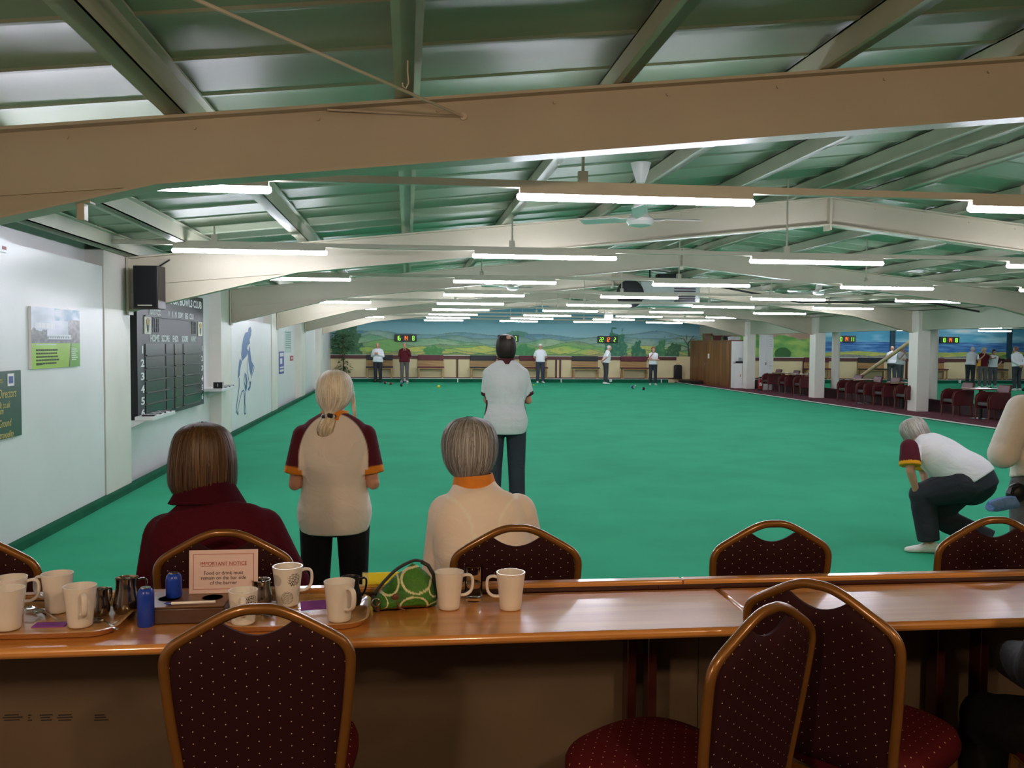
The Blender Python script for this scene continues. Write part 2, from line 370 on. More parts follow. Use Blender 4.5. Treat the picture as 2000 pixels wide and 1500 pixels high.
# roof -------------------------------------------------------------
m_roof = M('grey steel roof sheet', (160, 168, 146), .46, metal=.0, spec=.42, var=.07, vs=.8)
def roof(x0, x1, name, label):
    mb = MB(); rows = []; y = -5.
    P = .585; prof = [(0, 0), (.02, -.012), (.07, -.012), (.10, .004), (.25, .022), (.45, .030), (.65, .024), (.85, .012), (.985, .001)]
    ys = []
    while y < YFAR+.2:
        for p, dz in prof: ys.append((y+p*P, dz))
        y += P
    for yy, dz in ys:
        for x in (x0, x1): rows.append((x, yy, zframe(x)+.16+dz))
    n = len(ys); fs = [(2*i, 2*i+1, 2*i+3, 2*i+2) for i in range(n-1)]
    mb.add(rows, fs)
    mb.add([(x, yy, zframe(x)+.30) for yy in (-5, YFAR+.2) for x in (x0, x1)], [(0, 2, 3, 1)])
    o = mb.build(name, m_roof, smooth=30, fix=False); return tag(o, label, 'ceiling', kind='structure')
roof(-3.6, XRIDGE, 'ceiling', 'ribbed grey steel roof sheets, left slope up to the ridge')
roof(XRIDGE, 13.9, 'ceiling', 'ribbed grey steel roof sheets, right slope down from the ridge')

# purlins: one object each
k = 0
pos = [-3.02]+[1.15*i for i in range(-2, 5)]+[5.02]+[2*XRIDGE-1.15*i for i in range(4, -3, -1)]+[13.2]
for x in pos:
    z = zframe(x); s = .1075 if x < XRIDGE else -.1075
    mb = MB(); w = .03
    mb.box(-w, w, -5, YFAR, .0, .15)
    mb.box(-w-.035, w, -5, YFAR, .0, .012).box(-w, w+.04, -5, YFAR, .14, .152)
    mb.v = [(v[0]+x, v[1], v[2]+z+s*v[0]+.003) for v in mb.v]
    nth = ['at the left eaves', 'second from the left eaves', 'third from the left eaves', 'fourth from the left eaves', 'fifth from the left eaves', 'sixth from the left eaves', 'seventh from the left eaves', 'last before the ridge on the left slope', 'along the ridge', 'first below the ridge on the right slope', 'second below the ridge on the right slope', 'third below the ridge on the right slope', 'fourth below the ridge on the right slope', 'fifth below the ridge on the right slope', 'sixth below the ridge on the right slope', 'last but one towards the right eaves', 'at the right eaves'][k]
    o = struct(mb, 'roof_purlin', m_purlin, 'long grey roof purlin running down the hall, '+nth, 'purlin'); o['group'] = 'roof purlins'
    k += 1

# portal frames ----------------------------------------------------
def frame(Y, label, first):
    r = thing('portal_frame', label, 'beam', (0, Y, 0), kind='structure', group='cream steel portal frames')
    D = .34
    web, fl = MB(), MB()
    for s in (-1, 1):
        X = lambda d: XRIDGE+s*d                   # d = distance from the ridge
        pts = [(0, zframe(XRIDGE)), (8.22, zframe(XL)), (8.22, 2.0), (6.35, zframe(X(6.35))-D), (0, zframe(XRIDGE)-D)]
        web.prism([(X(d), z) for d, z in pts], lambda u, v, w: (u, w, v), -.008, .008)
        def strip(a, b, wd=.155, th=.016):
            fl.beam((X(a[0]), 0, a[1]), (X(b[0]), 0, b[1]), wd, th, up=(0, 0, 1))
        strip((0, pts[0][1]-.008), (8.22, pts[1][1]-.008))
        strip((0, pts[4][1]+.008), (6.35, pts[3][1]+.008)); strip((6.35, pts[3][1]+.008), (8.22, 2.008))
        strip((6.35, pts[3][1]+.008), (8.0, zframe(X(8.0))-D+.03), .05, .012)
        fl.box(X(8.185)-.012, X(8.185)+.012, -.09, .09, 1.975, zframe(XL)+.0)
    fl.box(XRIDGE-.014, XRIDGE+.014, -.085, .085, zframe(XRIDGE)-D-.06, zframe(XRIDGE)+.0)
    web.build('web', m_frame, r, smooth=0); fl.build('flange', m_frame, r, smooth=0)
    b = MB()
    for i in range(12):
        for s in (-1, 1):
            x = XRIDGE+s*(.6+i*.62); z = zframe(x)-.06
            b.tube([(x, -.012, z), (x, -.02, z)], .009, 6)
    for s in (-1, 1):
        for i in range(4): b.tube([(XRIDGE+s*8.17, -.03, 2.1+i*.13), (XRIDGE+s*8.17, -.012, 2.1+i*.13)], .013, 6)
    b.build('bolts', m_frame, r)
    return r
ordn = ['nearest', 'second', 'third', 'fourth', 'fifth', 'sixth']
for i, Y in enumerate(FRAMES_Y):
    lab = ['broad brown-lit cream roof beam crossing close overhead', 'cream roof beam with the black loudspeaker on its haunch', 'third cream roof beam counted from the bar, beyond the scoreboard', 'fourth cream roof beam counted from the bar, behind the air unit', 'fifth cream roof beam counted from the bar', 'sixth cream roof beam, last before the mural'][i]
    frame(Y, lab, i == 0)
    # columns
    mb = MB().box(-3.33, XL+.012, Y-.78, Y+.08, 0, zframe(XL)+.02)
    c = struct(mb, 'column_left', m_cream, 'cream boxed column on the white wall carrying the %s roof beam' % ordn[i], 'column', bevel=.008); c['group'] = 'columns along the white wall'
    mb = MB().box(XR-.21, XR+.13, Y-.3, Y+.12, 0, 2.62)
    c = struct(mb, 'column_right', m_cream, 'cream square column by the armchairs carrying the %s roof beam' % ordn[i], 'column', bevel=.008); c['group'] = 'columns by the armchairs'
for px in (1632, 1822):
    x = 14.25; Y = on_x(px, 700, x).y
    c = struct(MB().tube([(x, Y, 0), (x, Y, 2.6)], .13, 18), 'column_right', m_cream, 'round white post beyond the low maroon wall, %s' % ('farther one beside the pale column' if Y > 25 else 'nearer one behind the square column'), 'column')

# door and wall fittings at the left
d = thing('door_1', 'white door with plain frame in the left wall', 'door', (-3.3, 28.6, 0), kind='structure')
MB().box(-.02, .03, -1.05, -.95, .02, 2.12).box(-.02, .03, .95, 1.05, .02, 2.12).box(-.02, .03, -1.05, 1.05, 2.04, 2.12).build('door_frame', m_trimw, d)
MB().box(0, .02, -.95, .95, .02, 2.04).build('door_leaf', m_wall, d)
MB().box(.02, .06, -.85, -.78, .98, 1.1).build('handle', M('steel', (190, 190, 190), .25, metal=1, var=0), d)
# ------------------------------------------------------------------ lights
EM = 84.
m_tube = M('lit fluorescent diffuser', (240, 240, 255), .4, var=0, emit=EM)
m_trunk = M('cream trunking', (206, 196, 178), .4, var=.03)
m_white = M('white enamel', (240, 236, 234), .35, var=.02)
m_dark = M('black plastic', (22, 22, 24), .45, var=.05)
m_steel = M('polished steel', (196, 192, 186), .12, metal=1, var=.03)
LX = [-1.62, 1.48, 4.56, 7.63, 10.70]
LY = [5.72, 9.62, 13.6, 17.35, 21.1, 24.9, 29.05, 32.7, 36.6]
ordr = ['nearest', 'second', 'third', 'fourth', 'fifth', 'sixth', 'seventh', 'eighth', 'ninth']
colw = ['beside the white wall', 'second from the white wall', 'middle of its row', 'second from the armchairs', 'nearest the armchairs']
ZT = 2.62
proto = None
for j, y in enumerate(LY):
    mb = MB().box(-3.1, XR-.2, -.028, .028, ZT+.055, ZT+.10)
    t = thing('light_trunking', 'long thin cream trunking carrying the %s row of lights across the hall' % ordr[j], 'light trunking', (0, y, 0), group='light trunking rows')
    mb.build('rail', m_trunk, t)
    for i, x in enumerate(LX):
        for dx in (-.36,):
            zz = zframe(x+dx)+.14
            MB().tube([(x+dx, 0, ZT+.1), (x+dx, 0, zz)], .010, 6).box(x+dx-.03, x+dx+.03, -.02, .02, ZT+.1, ZT+.17).build('hanger', m_trunk, t)
    for i, x in enumerate(LX):
        lab = 'lit fluorescent ceiling light, %s row from the bar, %s' % (ordr[j], colw[i])
        if proto is None:
            proto = thing('ceiling_light', lab, 'light', (x, y, ZT), group='fluorescent lights')
            MB().box(-.77, .77, -.028, .028, .018, .055).build('housing', m_trunk, proto)
            r = .024
            MB().tube([(-.785, 0, 0), (-.77, 0, 0), (.77, 0, 0), (.785, 0, 0)], [r*.6, r, r, r*.6], 8).build('diffuser', m_tube, proto)
        else: dup(proto, (x, y, ZT), label=lab)
for j, y in enumerate((12, 18.5, 25, 31.5, 37.2)):
    for i, x in enumerate((17, 21.5, 26)):
        dup(proto, (x, y, 2.42), label='lit fluorescent tube of the second hall, %s row, %s' % (ordr[j], ('nearest the columns', 'in the middle', 'farthest from the columns')[i]), group='second hall lights')
# emergency light
e = thing('emergency_ceiling_light', 'small bright box light hanging under the far roof', 'light', (7.05, 31, 2.70))
MB().box(-.14, .14, -.05, .05, -.1, .1).build('diffuser', M('emergency light glow', (240, 240, 235), .4, var=0, emit=4), e, bevel=.02)
MB().tube([(0, 0, .1), (0, 0, .75)], .01, 6).build('hanger', m_white, e)

# warm lamps of the bar side
m_warm = M('warm lamp glass', (255, 206, 150), .4, var=0, emit=5)
for i, (x, y, lab) in enumerate(((-1.5, -.45, 'round warm ceiling lamp over the bar end near the white wall'), (1.2, -.45, 'round warm ceiling lamp over the middle of the bar'), (4.2, -.45, 'round warm ceiling lamp over the far bar end'))):
    z = zframe(x)+.1
    l = thing('ceiling_lamp', lab, 'lamp', (x, y, z), group='bar lamps')
    MB().lathe([(.13, 0), (.14, -.04), (.12, -.05)], 20).build('base', m_white, l)
    MB().lathe([(.12, -.05), (.10, -.09), (.05, -.11), (.01, -.115)], 20).build('lamp_shade', m_warm, l)
    ld = bpy.data.lights.new('bar lamp', 'POINT'); ld.energy = 98; ld.color = (1., .71, .48); ld.shadow_soft_size = .12
    lo = bpy.data.objects.new('bulb', ld); COL.objects.link(lo); lo.parent = l; lo.location = (0, 0, -.42)

# ceiling fans
def fan(x, y, lab, rot):
    t = thing('ceiling_fan', lab, 'fan', (x, y, 2.80), rot, 'white ceiling fans')
    h = zframe(x)+.1-2.80
    MB().lathe([(.012, h), (.09, h), (.075, h-.05), (.05, h-.13), (.035, h-.17), (.012, h-.18)], 20).build('canopy', m_white, t)
    MB().tube([(0, 0, .08), (0, 0, h-.1)], .013, 10).build('rod', m_white, t)
    MB().lathe([(.02, .16), (.055, .15), (.065, .03), (.075, .01), (.115, -.02), (.12, -.045), (.10, -.075), (.04, -.09), (.01, -.092)], 28).build('motor', m_white, t)
    for a in range(3):
        q = a*2*PI/3; c, s = math.cos(q), math.sin(q)
        mb = MB()
        st = [(.10, .028, 0), (.17, .03, 0), (.22, .06, .01), (.58, .062, .02), (.615, .04, .02)]
        up, dn = [], []
        for r_, w, z in st:
            for lst, dz in ((up, .004), (dn, -.004)):
                for sg in (-1, 1): lst.append((r_*c-sg*w*s, r_*s+sg*w*c, z+dz-.02+sg*.012))
        n = len(st)
        mb.add(up+dn, [(2*i, 2*i+1, 2*i+3, 2*i+2) for i in range(n-1)]+[(2*n+2*i, 2*n+2*i+2, 2*n+2*i+3, 2*n+2*i+1) for i in range(n-1)]+[(2*i, 2*i+2, 2*n+2*i+2, 2*n+2*i) for i in range(n-1)]+[(2*i+1, 2*n+2*i+1, 2*n+2*i+3, 2*i+3) for i in range(n-1)]+[(2*n-2, 2*n-1, 4*n-1, 4*n-2), (0, 2*n, 2*n+1, 1)])
        mb.build('blade', m_white, t)
fan(2.02, 7.7, 'white three-bladed ceiling fan close behind the broad brown beam', .25)
fan(2.02, 17.2, 'white ceiling fan farther down the hall, on the left slope of the roof', .8)
fan(8.2, 17.2, 'white ceiling fan on the right slope of the roof', .4)

# brace rod at the near beam
t = thing('hanging_brace_rod', 'thin cream tie rod slanting from the near beam up to the roof', 'rod', (0, 0, 0))
a = on_y(905, 228, 4.79); b = on_z(385, 0, a.z+.02); a2 = on_y(640, 216, 4.78); 
d = (b-a); MB().tube([a, b+d*.25], .008, 8).tube([a, (a2.x, 4.76, a2.z)], .006, 6).build('rod', m_trunk, t)
MB().tube([(a.x, a.y-.012, a.z), (a.x, a.y+.01, a.z)], .02, 8).build('nut', m_trunk, t)
# hook on a purlin
t = thing('hanging_hook', 'small cream hook hanging on the purlin above the near beam', 'hook', (.0, 4.1, zframe(0)+.0))
MB().tube([(0, 0, .0), (0, 0, -.05), (.004, 0, -.10), (-.008, 0, -.125), (-.022, 0, -.115), (-.022, 0, -.10)], .0035, 6).build('hook', m_trunk, t)
p = on_y(161, 402, 4.8)
t = thing('mounted_block', 'small cream block fixed under the haunch of the near beam', 'bracket', (p.x, 4.8, p.z))
MB().box(-.018, .018, -.03, .03, -.075, .02).build('block', m_frame, t, bevel=.003)
MB().box(-.05, .05, -.04, .04, .01, .02).build('plate', m_frame, t)

# air handling unit under the ridge
t = thing('air_unit', 'big grey ventilation unit with round black fan hung under the ridge', 'ventilation unit', (0, 0, 0))
m_unit = M('pale grey unit', (196, 200, 198), .5, var=.05)
MB().box(5.62, 7.1, 21.27, 21.9, 2.62, 3.22).build('casing', m_unit, t, bevel=.015)
cc = on_y(1233, 575, 21.12)
MB().lathe([(.02, 0), (.30, 0), (.34, .02), (.34, .05), (.30, .06), (.02, .05)], 32).xf(Matrix.Translation((cc.x-.0, 21.27, cc.z+.02)) @ Matrix.Rotation(PI/2, 4, 'X')).build('fan_grille', m_dark, t)
mb = MB()
for i in range(7): mb.box(6.45, 6.98, 21.24, 21.28, 2.74+i*.06, 2.77+i*.06)
mb.build('louvre', M('dark louvre', (64, 58, 70), .5), t)
MB().tube([(5.9, 21.5, 3.2), (5.9, 21.5, 3.6)], .02, 6).tube([(6.9, 21.5, 3.2), (6.9, 21.5, 3.55)], .02, 6).box(6.1, 6.5, 21.3, 21.7, 3.2, 3.42).build('hanger', m_dark, t)
# dark conduit along the right roof slope, dropping by the columns
t = thing('mounted_conduit_pipe', 'dark conduit pipe running under the roof and down to the second hall', 'pipe', (0, 0, 0))
q = [on_y(1330, 545, 19.5), on_y(1560, 590, 19.5), on_y(1810, 590, 19.5), on_y(1926, 611, 19.5), on_y(1926, 637, 19.5), on_y(2090, 637, 19.5)]
MB().tube(q, .022, 8).build('pipe', M('dark pipe', (50, 46, 46), .5), t)

# ------------------------------------------------------------------ left wall fittings
# loudspeaker
p = on_y(292, 562, 10.3)
t = thing('mounted_loudspeaker', 'black box loudspeaker hung beside the white column', 'speaker', (p.x, 10.3, p.z), -.12)
MB().box(-.135, .135, -.11, .11, -.235, .235).build('cabinet', M('brown black veneer', (44, 34, 32), .4), t, bevel=.006)
MB().box(-.125, .125, -.125, -.108, -.215, .225).build('grille', M('black grille cloth', (14, 14, 16), .9, var=.2, vs=300), t, bevel=.004)
MB().box(-.08, .08, -.13, -.12, -.205, -.192).build('badge_strip', m_steel, t)
MB().tube([(.1, 0, .23), (.16, .1, .30), (.16, .16, .32)], .01, 6).build('bracket', m_dark, t)
# green notice board, cut by the frame edge
PX = XL+.022
def wallrect(x0, y0, x1, y1, X):
    a = on_x(x0, y0, X); b = on_x(x1, y1, X); return a.y, b.y, b.z, a.z
t = thing('directors_sign', 'dark green board lettered in gold italic script on the white wall', 'notice board', (PX, 0, 0))
MB().box(-.02, 0, 6.6, 7.65, .915, 1.44).build('board', M('dark green sign paint', (16, 70, 44), .4), t, bevel=.003)
m_gold = M('gold lettering', (206, 190, 118), .5, var=.03)
def wtext(nm, body, size, px, py, mat, par, X, sx=1., shear=0., align='RIGHT'):
    q = on_x(px, py, X); return text(nm, body, size, mat, par, (X-par.location.x+.002, q.y-par.location.y, q.z-par.location.z), FACE_RIGHT, sx, shear, align)
for body, px, py, sz in (('Board of Directors', 31, 767, .10), ('Chairmans', 4, 743, .07), ('alk co.uk', 19, 790, .075), ('pm', 6, 803, .075), ('d Ground', 21, 825, .085), ('h tranquility', 26, 846, .075)):
    wtext('lettering', body, sz, px, py, m_gold, t, PX, .8, .25)
y0, y1, z0, z1 = wallrect(14, 730, 27, 753, PX)
MB().box(.0, .004, y0, y1, z0, z1).build('badge', m_white, t)
MB().box(.004, .006, lerp(y0, y1, .15), lerp(y0, y1, .8), lerp(z0, z1, .2), lerp(z0, z1, .78)).build('badge_crest', M('badge blue', (70, 84, 150), .5, var=.2, vs=90), t)
# green poster with a clubhouse photograph
y0, y1, z0, z1 = 7.86, 8.97, 1.44, 1.965
t = thing('mounted_bowls_poster', 'bright green poster with clubhouse photograph on the white wall', 'poster', (PX, 0, 0))
def paint_poster(u, v):
    if v > .42:
        c = mixc((160, 175, 190), (226, 224, 240), .55+.8*nz(u*3, v*4, 3)); 
        if v > .8 and u > .45: c = mixc(c, (70, 130, 160), .5+nz(u*6, v*6, 1))
        if v < .62+.12*nz(u*5, 2, 2) and (u < .3 or u > .74 or v < .52): c = mixc((70, 72, 74), (120, 124, 120), .5+nz(u*20, v*20))
        if u > .74 and v < .82: c = mixc((88, 84, 80), (150, 146, 150), .5+nz(u*15, v*15))
        if .32 < u < .80 and .455 < v < .56:
            c = (208, 216, 218) if v > .475 else (70, 74, 90)
            if .495 < v < .535 and (u*26) % 1 < .6 and u < .78: c = (90, 104, 112)
        if .08 < u < .45 and .66 < v < .74: c = mixc(c, (246, 240, 240), .75 if (u*30) % 1 < .62 else .2)
    else:
        c = mixc((148, 190, 36), (164, 206, 52), .5+nz(u*2, v*3))
        e = .80+.12*(v-.42)
        if u > e: c = mixc((96, 160, 50), (120, 176, 62), v/.4)
        if abs(u-e) < .012: c = (84, 62, 38)
    return L3(c)
mb = MB(); NU, NV = 132, 76
mb.sheet(lambda u, v: (0.001, lerp(y0, y1, u), lerp(z0, z1, v)), NU, NV); mb.c = [paint_poster(i/NU, j/NV) for j in range(NV+1) for i in range(NU+1)]
mb.build('print', MVC('poster print', .3), t, smooth=0, fix=False)
MB().box(-.021, 0, y0, y1, z0, z1).build('board', m_white, t)
m_ink = M('dark ink', (52, 70, 26), .6, var=0); m_inkw = M('white ink', (226, 236, 220), .6, var=0)
mb = MB(); mw = MB(); random.seed(3)
for i in range(5):
    zz = lerp(z0, z1, .30-.055*i); x = y0+.09
    while x < y0+.56-random.random()*.06:
        w = .015+random.random()*.045; mb.box(.001, .003, x, x+w, zz-.006, zz+.008); x += w+.01
mb.box(.001, .003, y0+.09, y0+.22, z0+.03, z0+.036)
for i in range(6):
    zz = lerp(z0, z1, .31-.037*i); mw.box(.001, .003, y1-.22, y1-.09+.03*math.sin(i*2), zz-.003, zz+.004)
mw.box(.001, .003, y0+.08, y0+.52, lerp(z0, z1, .385), lerp(z0, z1, .40))
mb.build('small_print', m_ink, t); mw.build('small_print', m_inkw, t)

# big scoreboard
XS = -3.19
t = thing('scoreboard', 'tall black bowls scoreboard with white lettering on the wall', 'scoreboard', (XS, 0, 0))
sy0, sy1, sz0, sz1 = 11.12, 14.62, .70, 2.36
m_board = M('black scoreboard paint', (26, 30, 30), .45, var=.06)
m_slot = M('dark green slate', (34, 52, 46), .3, var=.08)
m_let = M('white lettering', (244, 246, 244), .6, var=0)
MB().box(-.10, 0, sy0, sy1, sz0, sz1).build('panel', m_board, t, bevel=.004)
def sy(u): return lerp(sy0, sy1, u)
def fit(nm, body, ya, yb, z, hgt, mat=None):
    o = text(nm, body, 1., mat or m_let, t, (0, 0, 0), Matrix.Identity(4), depth=0, bold=.032)
    v = [q.co.copy() for q in o.data.vertices]; x0, x1 = min(q.x for q in v), max(q.x for q in v); y0, y1 = min(q.y for q in v), max(q.y for q in v)
    for q in o.data.vertices: q.co = (.0025, lerp(ya, yb, (q.co.x-x0)/(x1-x0)), z+((q.co.y-y0)/(y1-y0)-.5)*hgt)
    return o
rz_ = [1.660, 1.499, 1.342, 1.192, 1.038, .899, .755]
for i in range(6):
    zt, zb = rz_[i]-.012, rz_[i+1]+.014
    for y0, y1, nm in ((11.43, 12.26, 'name_slate'), (12.37, 12.71, 'score_slate'), (12.82, 13.19, 'ends_slate'), (13.30, 14.40, 'score_slate')):
        MB().box(.0, .010, y0, y1, zb, zt).build(nm, m_slot if nm != 'ends_slate' else M('olive slate', (58, 62, 44), .3, var=.1), t)
    MB().box(0, .03, 11.43, 12.5, zb-.012, zb).box(0, .03, 12.80, 13.1, zb-.012, zb).box(0, .03, 13.29, 14.38, zb-.012, zb).build('ledge', M('worn ledge', (74, 80, 72), .5), t)
    for y0, y1 in ((12.26, 12.36), (12.71, 12.81), (13.19, 13.29)): MB().box(0, .004, y0, y1, zb, zt).build('gap', m_dark, t)
for i, z in enumerate((1.578, 1.416, 1.255, 1.099, .955, .81)): fit('row_number', str(i+1), 11.25+(.0 if i else .05), 11.40-(.0 if i else .05), z, .095)
for i, z in enumerate((1.58, 1.42, 1.269, 1.109, .965, .821)): fit('row_number', str(i+1), 14.45+(.04 if i == 0 else 0), 14.56-(.03 if i == 0 else 0), z, .085)
for body, y0, y1 in (('HOME', 11.66, 12.08), ('SCORE', 12.177, 12.584), ('ENDS', 12.744, 13.049), ('SCORE', 13.25, 13.611), ('AWAY', 13.8, 14.126)): fit('lettering', body, y0, y1, 1.719, .092)
fit('lettering', 'INDOOR BOWLS CLUB', 12.2, 14.50, 2.245, .115)
MB().box(0, .02, 11.4, 14.1, 1.985, 1.998).build('ledge', m_board, t)
for body, y0, y1 in (('TOOOTOO', 11.6, 12.16), ('V', 12.52, 12.61), ('I', 12.74, 12.78), ('N', 12.87, 12.97), ('SIDMY', 13.05, 13.35), ('BEG', 13.45, 13.62), ('CLUB', 13.71, 13.97)): fit('letter_tiles', body, y0, y1, 2.052, .085)
m_crest = M('crest card', (226, 220, 196), .5, var=.03); m_crestd = M('crest green', (30, 54, 34), .5); m_crestg = M('crest gold', (176, 140, 58), .5)
for y in (11.53, 14.36):
    z = 1.885; u = 0 if y < 12 else 1
    c = MB().box(0, .012, y-.14, y+.14, z-.115, z+.10).build('crest_card', m_crest, t)
    MB().prism([(-.08, .06), (0, .085), (.08, .06), (.05, -.0), (-.05, 0)], lambda a, b, w: (w, y+a, z+b), .012, .016).build('crest', m_crestg, c)
    MB().prism([(-.05, 0), (.05, 0), (.03, -.07), (0, -.10), (-.03, -.07)], lambda a, b, w: (w, y+a, z+b), .012, .016).build('crest_shield', m_crestd, c)
    yy = y+(.38 if u < .5 else -.39)
    mb = MB()
    for a in range(4): mb.box(0, .006, yy-.12, yy+.12, z-.09+a*.06-.003, z-.09+a*.06+.003)
    for a in range(4): mb.box(0, .006, yy-.12+a*.08-.004, yy-.12+a*.08+.004, z-.09, z+.09)
    mb.build('number_rack', M('rack grey', (84, 84, 88), .5), t)

m_tileb = M('black number tile', (28, 28, 30), .4); m_tilew = M('white number tile', (214, 214, 214), .4)
def shelf(y0, y1, z, lab, tilab):
    t = thing('tile_shelf', lab, 'shelf', (-3.3, (y0+y1)/2, z))
    w = (y1-y0)/2
    x0 = .15 if y0 < 11 else 0
    MB().box(x0, .36, -w, w, -.045, 0).build('board', m_wall, t, bevel=.004)
    MB().prism([(0, -.045), (.28, -.045), (0, -.18)], lambda u, v, k: (u, k-(w-.03 if x0 else 0), v), -.02, .02).build('bracket', m_wall, t)
    random.seed(int(y0*10))
    for i in range(7):
        yy = (y0+y1)/2-w+.12+i*(2*w-.2)/6.5
        o = MB().box(-.07, .07, -.05, .05, 0, .012).build('number_tile', [m_tileb, m_tilew][i % 2], None)
        st = i < 2 and y0 > 14
        o.location = (-3.03+.01*random.random(), yy, z+.001+(.05 if st else 0)); o.rotation_euler = ((PI/2 if st else 0)+.0, 0, random.uniform(-.3, .3) if not st else .0)
        tag(o, '%s number tile %s' % (['black', 'white'][i % 2], tilab), 'tile', tilab.split(' on ')[0]+' tiles '+tilab)
        if i % 2 == 0: text('numeral', str(i+1), .07, m_let, o, (0, 0, .0125), Matrix.Identity(4))
shelf(10.85, 11.85, .80, 'white wall shelf of number tiles at the near corner of the scoreboard', 'on the near scoreboard shelf')
shelf(14.75, 16.0, .93, 'white wall shelf of number tiles beyond the far edge of the scoreboard', 'on the far scoreboard shelf')

# blue painted bowler on the wall
t = thing('bowler_picture', 'blue silhouette of a bending bowler painted on the white wall', 'mural', (XL+.004, 0, 0))
m_blue = M('mural blue', (66, 106, 156), .5, var=.04)
def wpoly(mb, pts):
    v = [tuple(on_x(x, y, XL)-Vector((XL, 0, 0))) for x, y in pts]; mb.add([(0., p[1], p[2]) for p in v], [tuple(range(len(v)))])
mb = MB()
wpoly(mb, [(485, 641), (489, 638), (491, 645), (490, 655), (487, 664), (488, 671), (484, 674), (482, 680), (485, 686), (482, 694), (477, 700), (472, 706), (471, 690), (473, 672), (475, 660), (479, 650), (484, 648)])
wpoly(mb, [(487, 674), (489, 690), (491, 705), (494, 712), (493, 722), (490, 735), (487, 722), (485, 706), (484, 690)])
wpoly(mb, [(468, 700), (472, 706), (469, 720), (468, 732), (465, 740), (465, 728), (466, 714)])
wpoly(mb, [(478, 728), (481, 732), (483, 745), (482, 757), (480, 766), (478, 758), (480, 748)])
wpoly(mb, [(489, 744), (489, 756), (486, 764), (483, 760), (487, 754), (487, 748)])
mb.build('silhouette', m_blue, t, smooth=0, fix=False)
ol = MB()
def wline(pts, w=.018):
    P = [on_x(x, y, XL) for x, y in pts]
    for a, b in zip(P, P[1:]):
        d = Vector((0, b.y-a.y, b.z-a.z)); n = Vector((0, -d.z, d.y)).normalized()*w*Vector((0, 1.6, .9)).length*.5
        n = Vector((0, n.y*1.5, n.z*.8))
        ol.add([(0, a.y-n.y, a.z-n.z), (0, a.y+n.y, a.z+n.z), (0, b.y+n.y, b.z+n.z), (0, b.y-n.y, b.z-n.z)], [(0, 1, 2, 3)])
wline([(467, 738), (467, 756), (464, 775), (461, 800), (462, 805), (465, 810), (464, 800), (468, 780), (472, 765), (476, 762), (477, 775), (477, 800), (477, 808), (480, 808), (480, 800), (478, 784), (479, 766)])
wline([(493, 712), (496, 716), (495, 724), (492, 730), (491, 738)])
wline([(478, 728), (476, 744), (479, 758)], .014)
wline([(483, 700), (483, 725), (486, 745), (489, 752), (490, 744)], .014)
ol.build('outline', m_blue, t, smooth=0, fix=False)
# posters and call point beyond the mural
def wallcard(nm, lab, cat, x0, y0, x1, y1, mat, X=-3.30, cols=None):
    a, b, c, d = wallrect(x0, y0, x1, y1, X)
    t = thing(nm, lab, cat, (X+.001, (a+b)/2, (c+d)/2)); h, w = (d-c)/2, (b-a)/2
    MB().box(0, .012, -w, w, -h, h).build('sheet', mat, t)
    if cols:
        mb = MB(); 
        for u0, u1, v0, v1 in cols[1]: mb.box(.012, .014, lerp(-w, w, u0), lerp(-w, w, u1), lerp(-h, h, v0), lerp(-h, h, v1))
        mb.build('print', cols[0], t)
    return t
wallcard('mounted_poster', 'small blue and white poster on the wall past the painted bowler', 'poster', 544.5, 687, 554, 729, M('poster blue', (84, 88, 160), .5, var=.15, vs=9), cols=(m_white, [(.1, .9, .78, .94), (.15, .6, .45, .7), (.1, .9, .1, .2), (.1, .9, .26, .32)]))
wallcard('mounted_notice', 'pale green printed sheet on the wall above the call point', 'notice', 556, 646, 568, 688, M('pale sheet', (196, 212, 204), .5, var=.03), cols=(M('grey print', (120, 150, 138), .6), [(.1, .9, .9-.1*i, .94-.1*i) for i in range(8)]))
wallcard('mounted_fire_call_point', 'small red fire alarm call point on the white wall', 'alarm button', 566.5, 695, 572, 704, M('fire red', (170, 40, 36), .4), cols=(m_white, [(.3, .7, .3, .7)]))
wallcard('mounted_alarm_box', 'small white box high on the wall at the photo edge', 'wall box', -14, 462, 10, 494, m_wall, X=XL, cols=(M('small red label', (170, 60, 66), .5), [(.6, .95, .2, .45)]))

# ------------------------------------------------------------------ far wall fittings
m_padk = M('black seat vinyl', (40, 40, 46), .5); m_padm = M('maroon seat vinyl', (98, 34, 46), .5)
m_bwood = MWOOD('bench wood', (150, 112, 66), (196, 156, 100), .5)
def bench(px0, px1, col, lab):
    x0, x1 = on_y(px0, 710, YFAR).x, on_y(px1, 710, YFAR).x
    t = thing('padded_bench', lab, 'bench', ((x0+x1)/2, YFAR-.02, .15), group='wall benches below the mural'); w = (x1-x0)/2
    mt = m_padk if col == 'k' else m_padm
    MB().box(-w, w, -.10, -.01, .79, 1.02).build('back_pad', mt, t, bevel=.015)
    MB().box(-w, w, -.06, -.01, .52, .79).build('back_board', m_bwood, t)
    MB().box(-w-.02, w+.02, -.42, -.06, .46, .52).build('seat', mt, t, bevel=.015)
    MB().box(-w+.02, w-.02, -.40, -.10, .42, .46).build('rail', m_bwood, t)
    for s in (-1, 1):
        for ya in (-.40, -.12): MB().box(s*(w-.05)-.03, s*(w-.05)+.03, ya, ya+.06, 0, .42).build('leg', m_bwood, t)
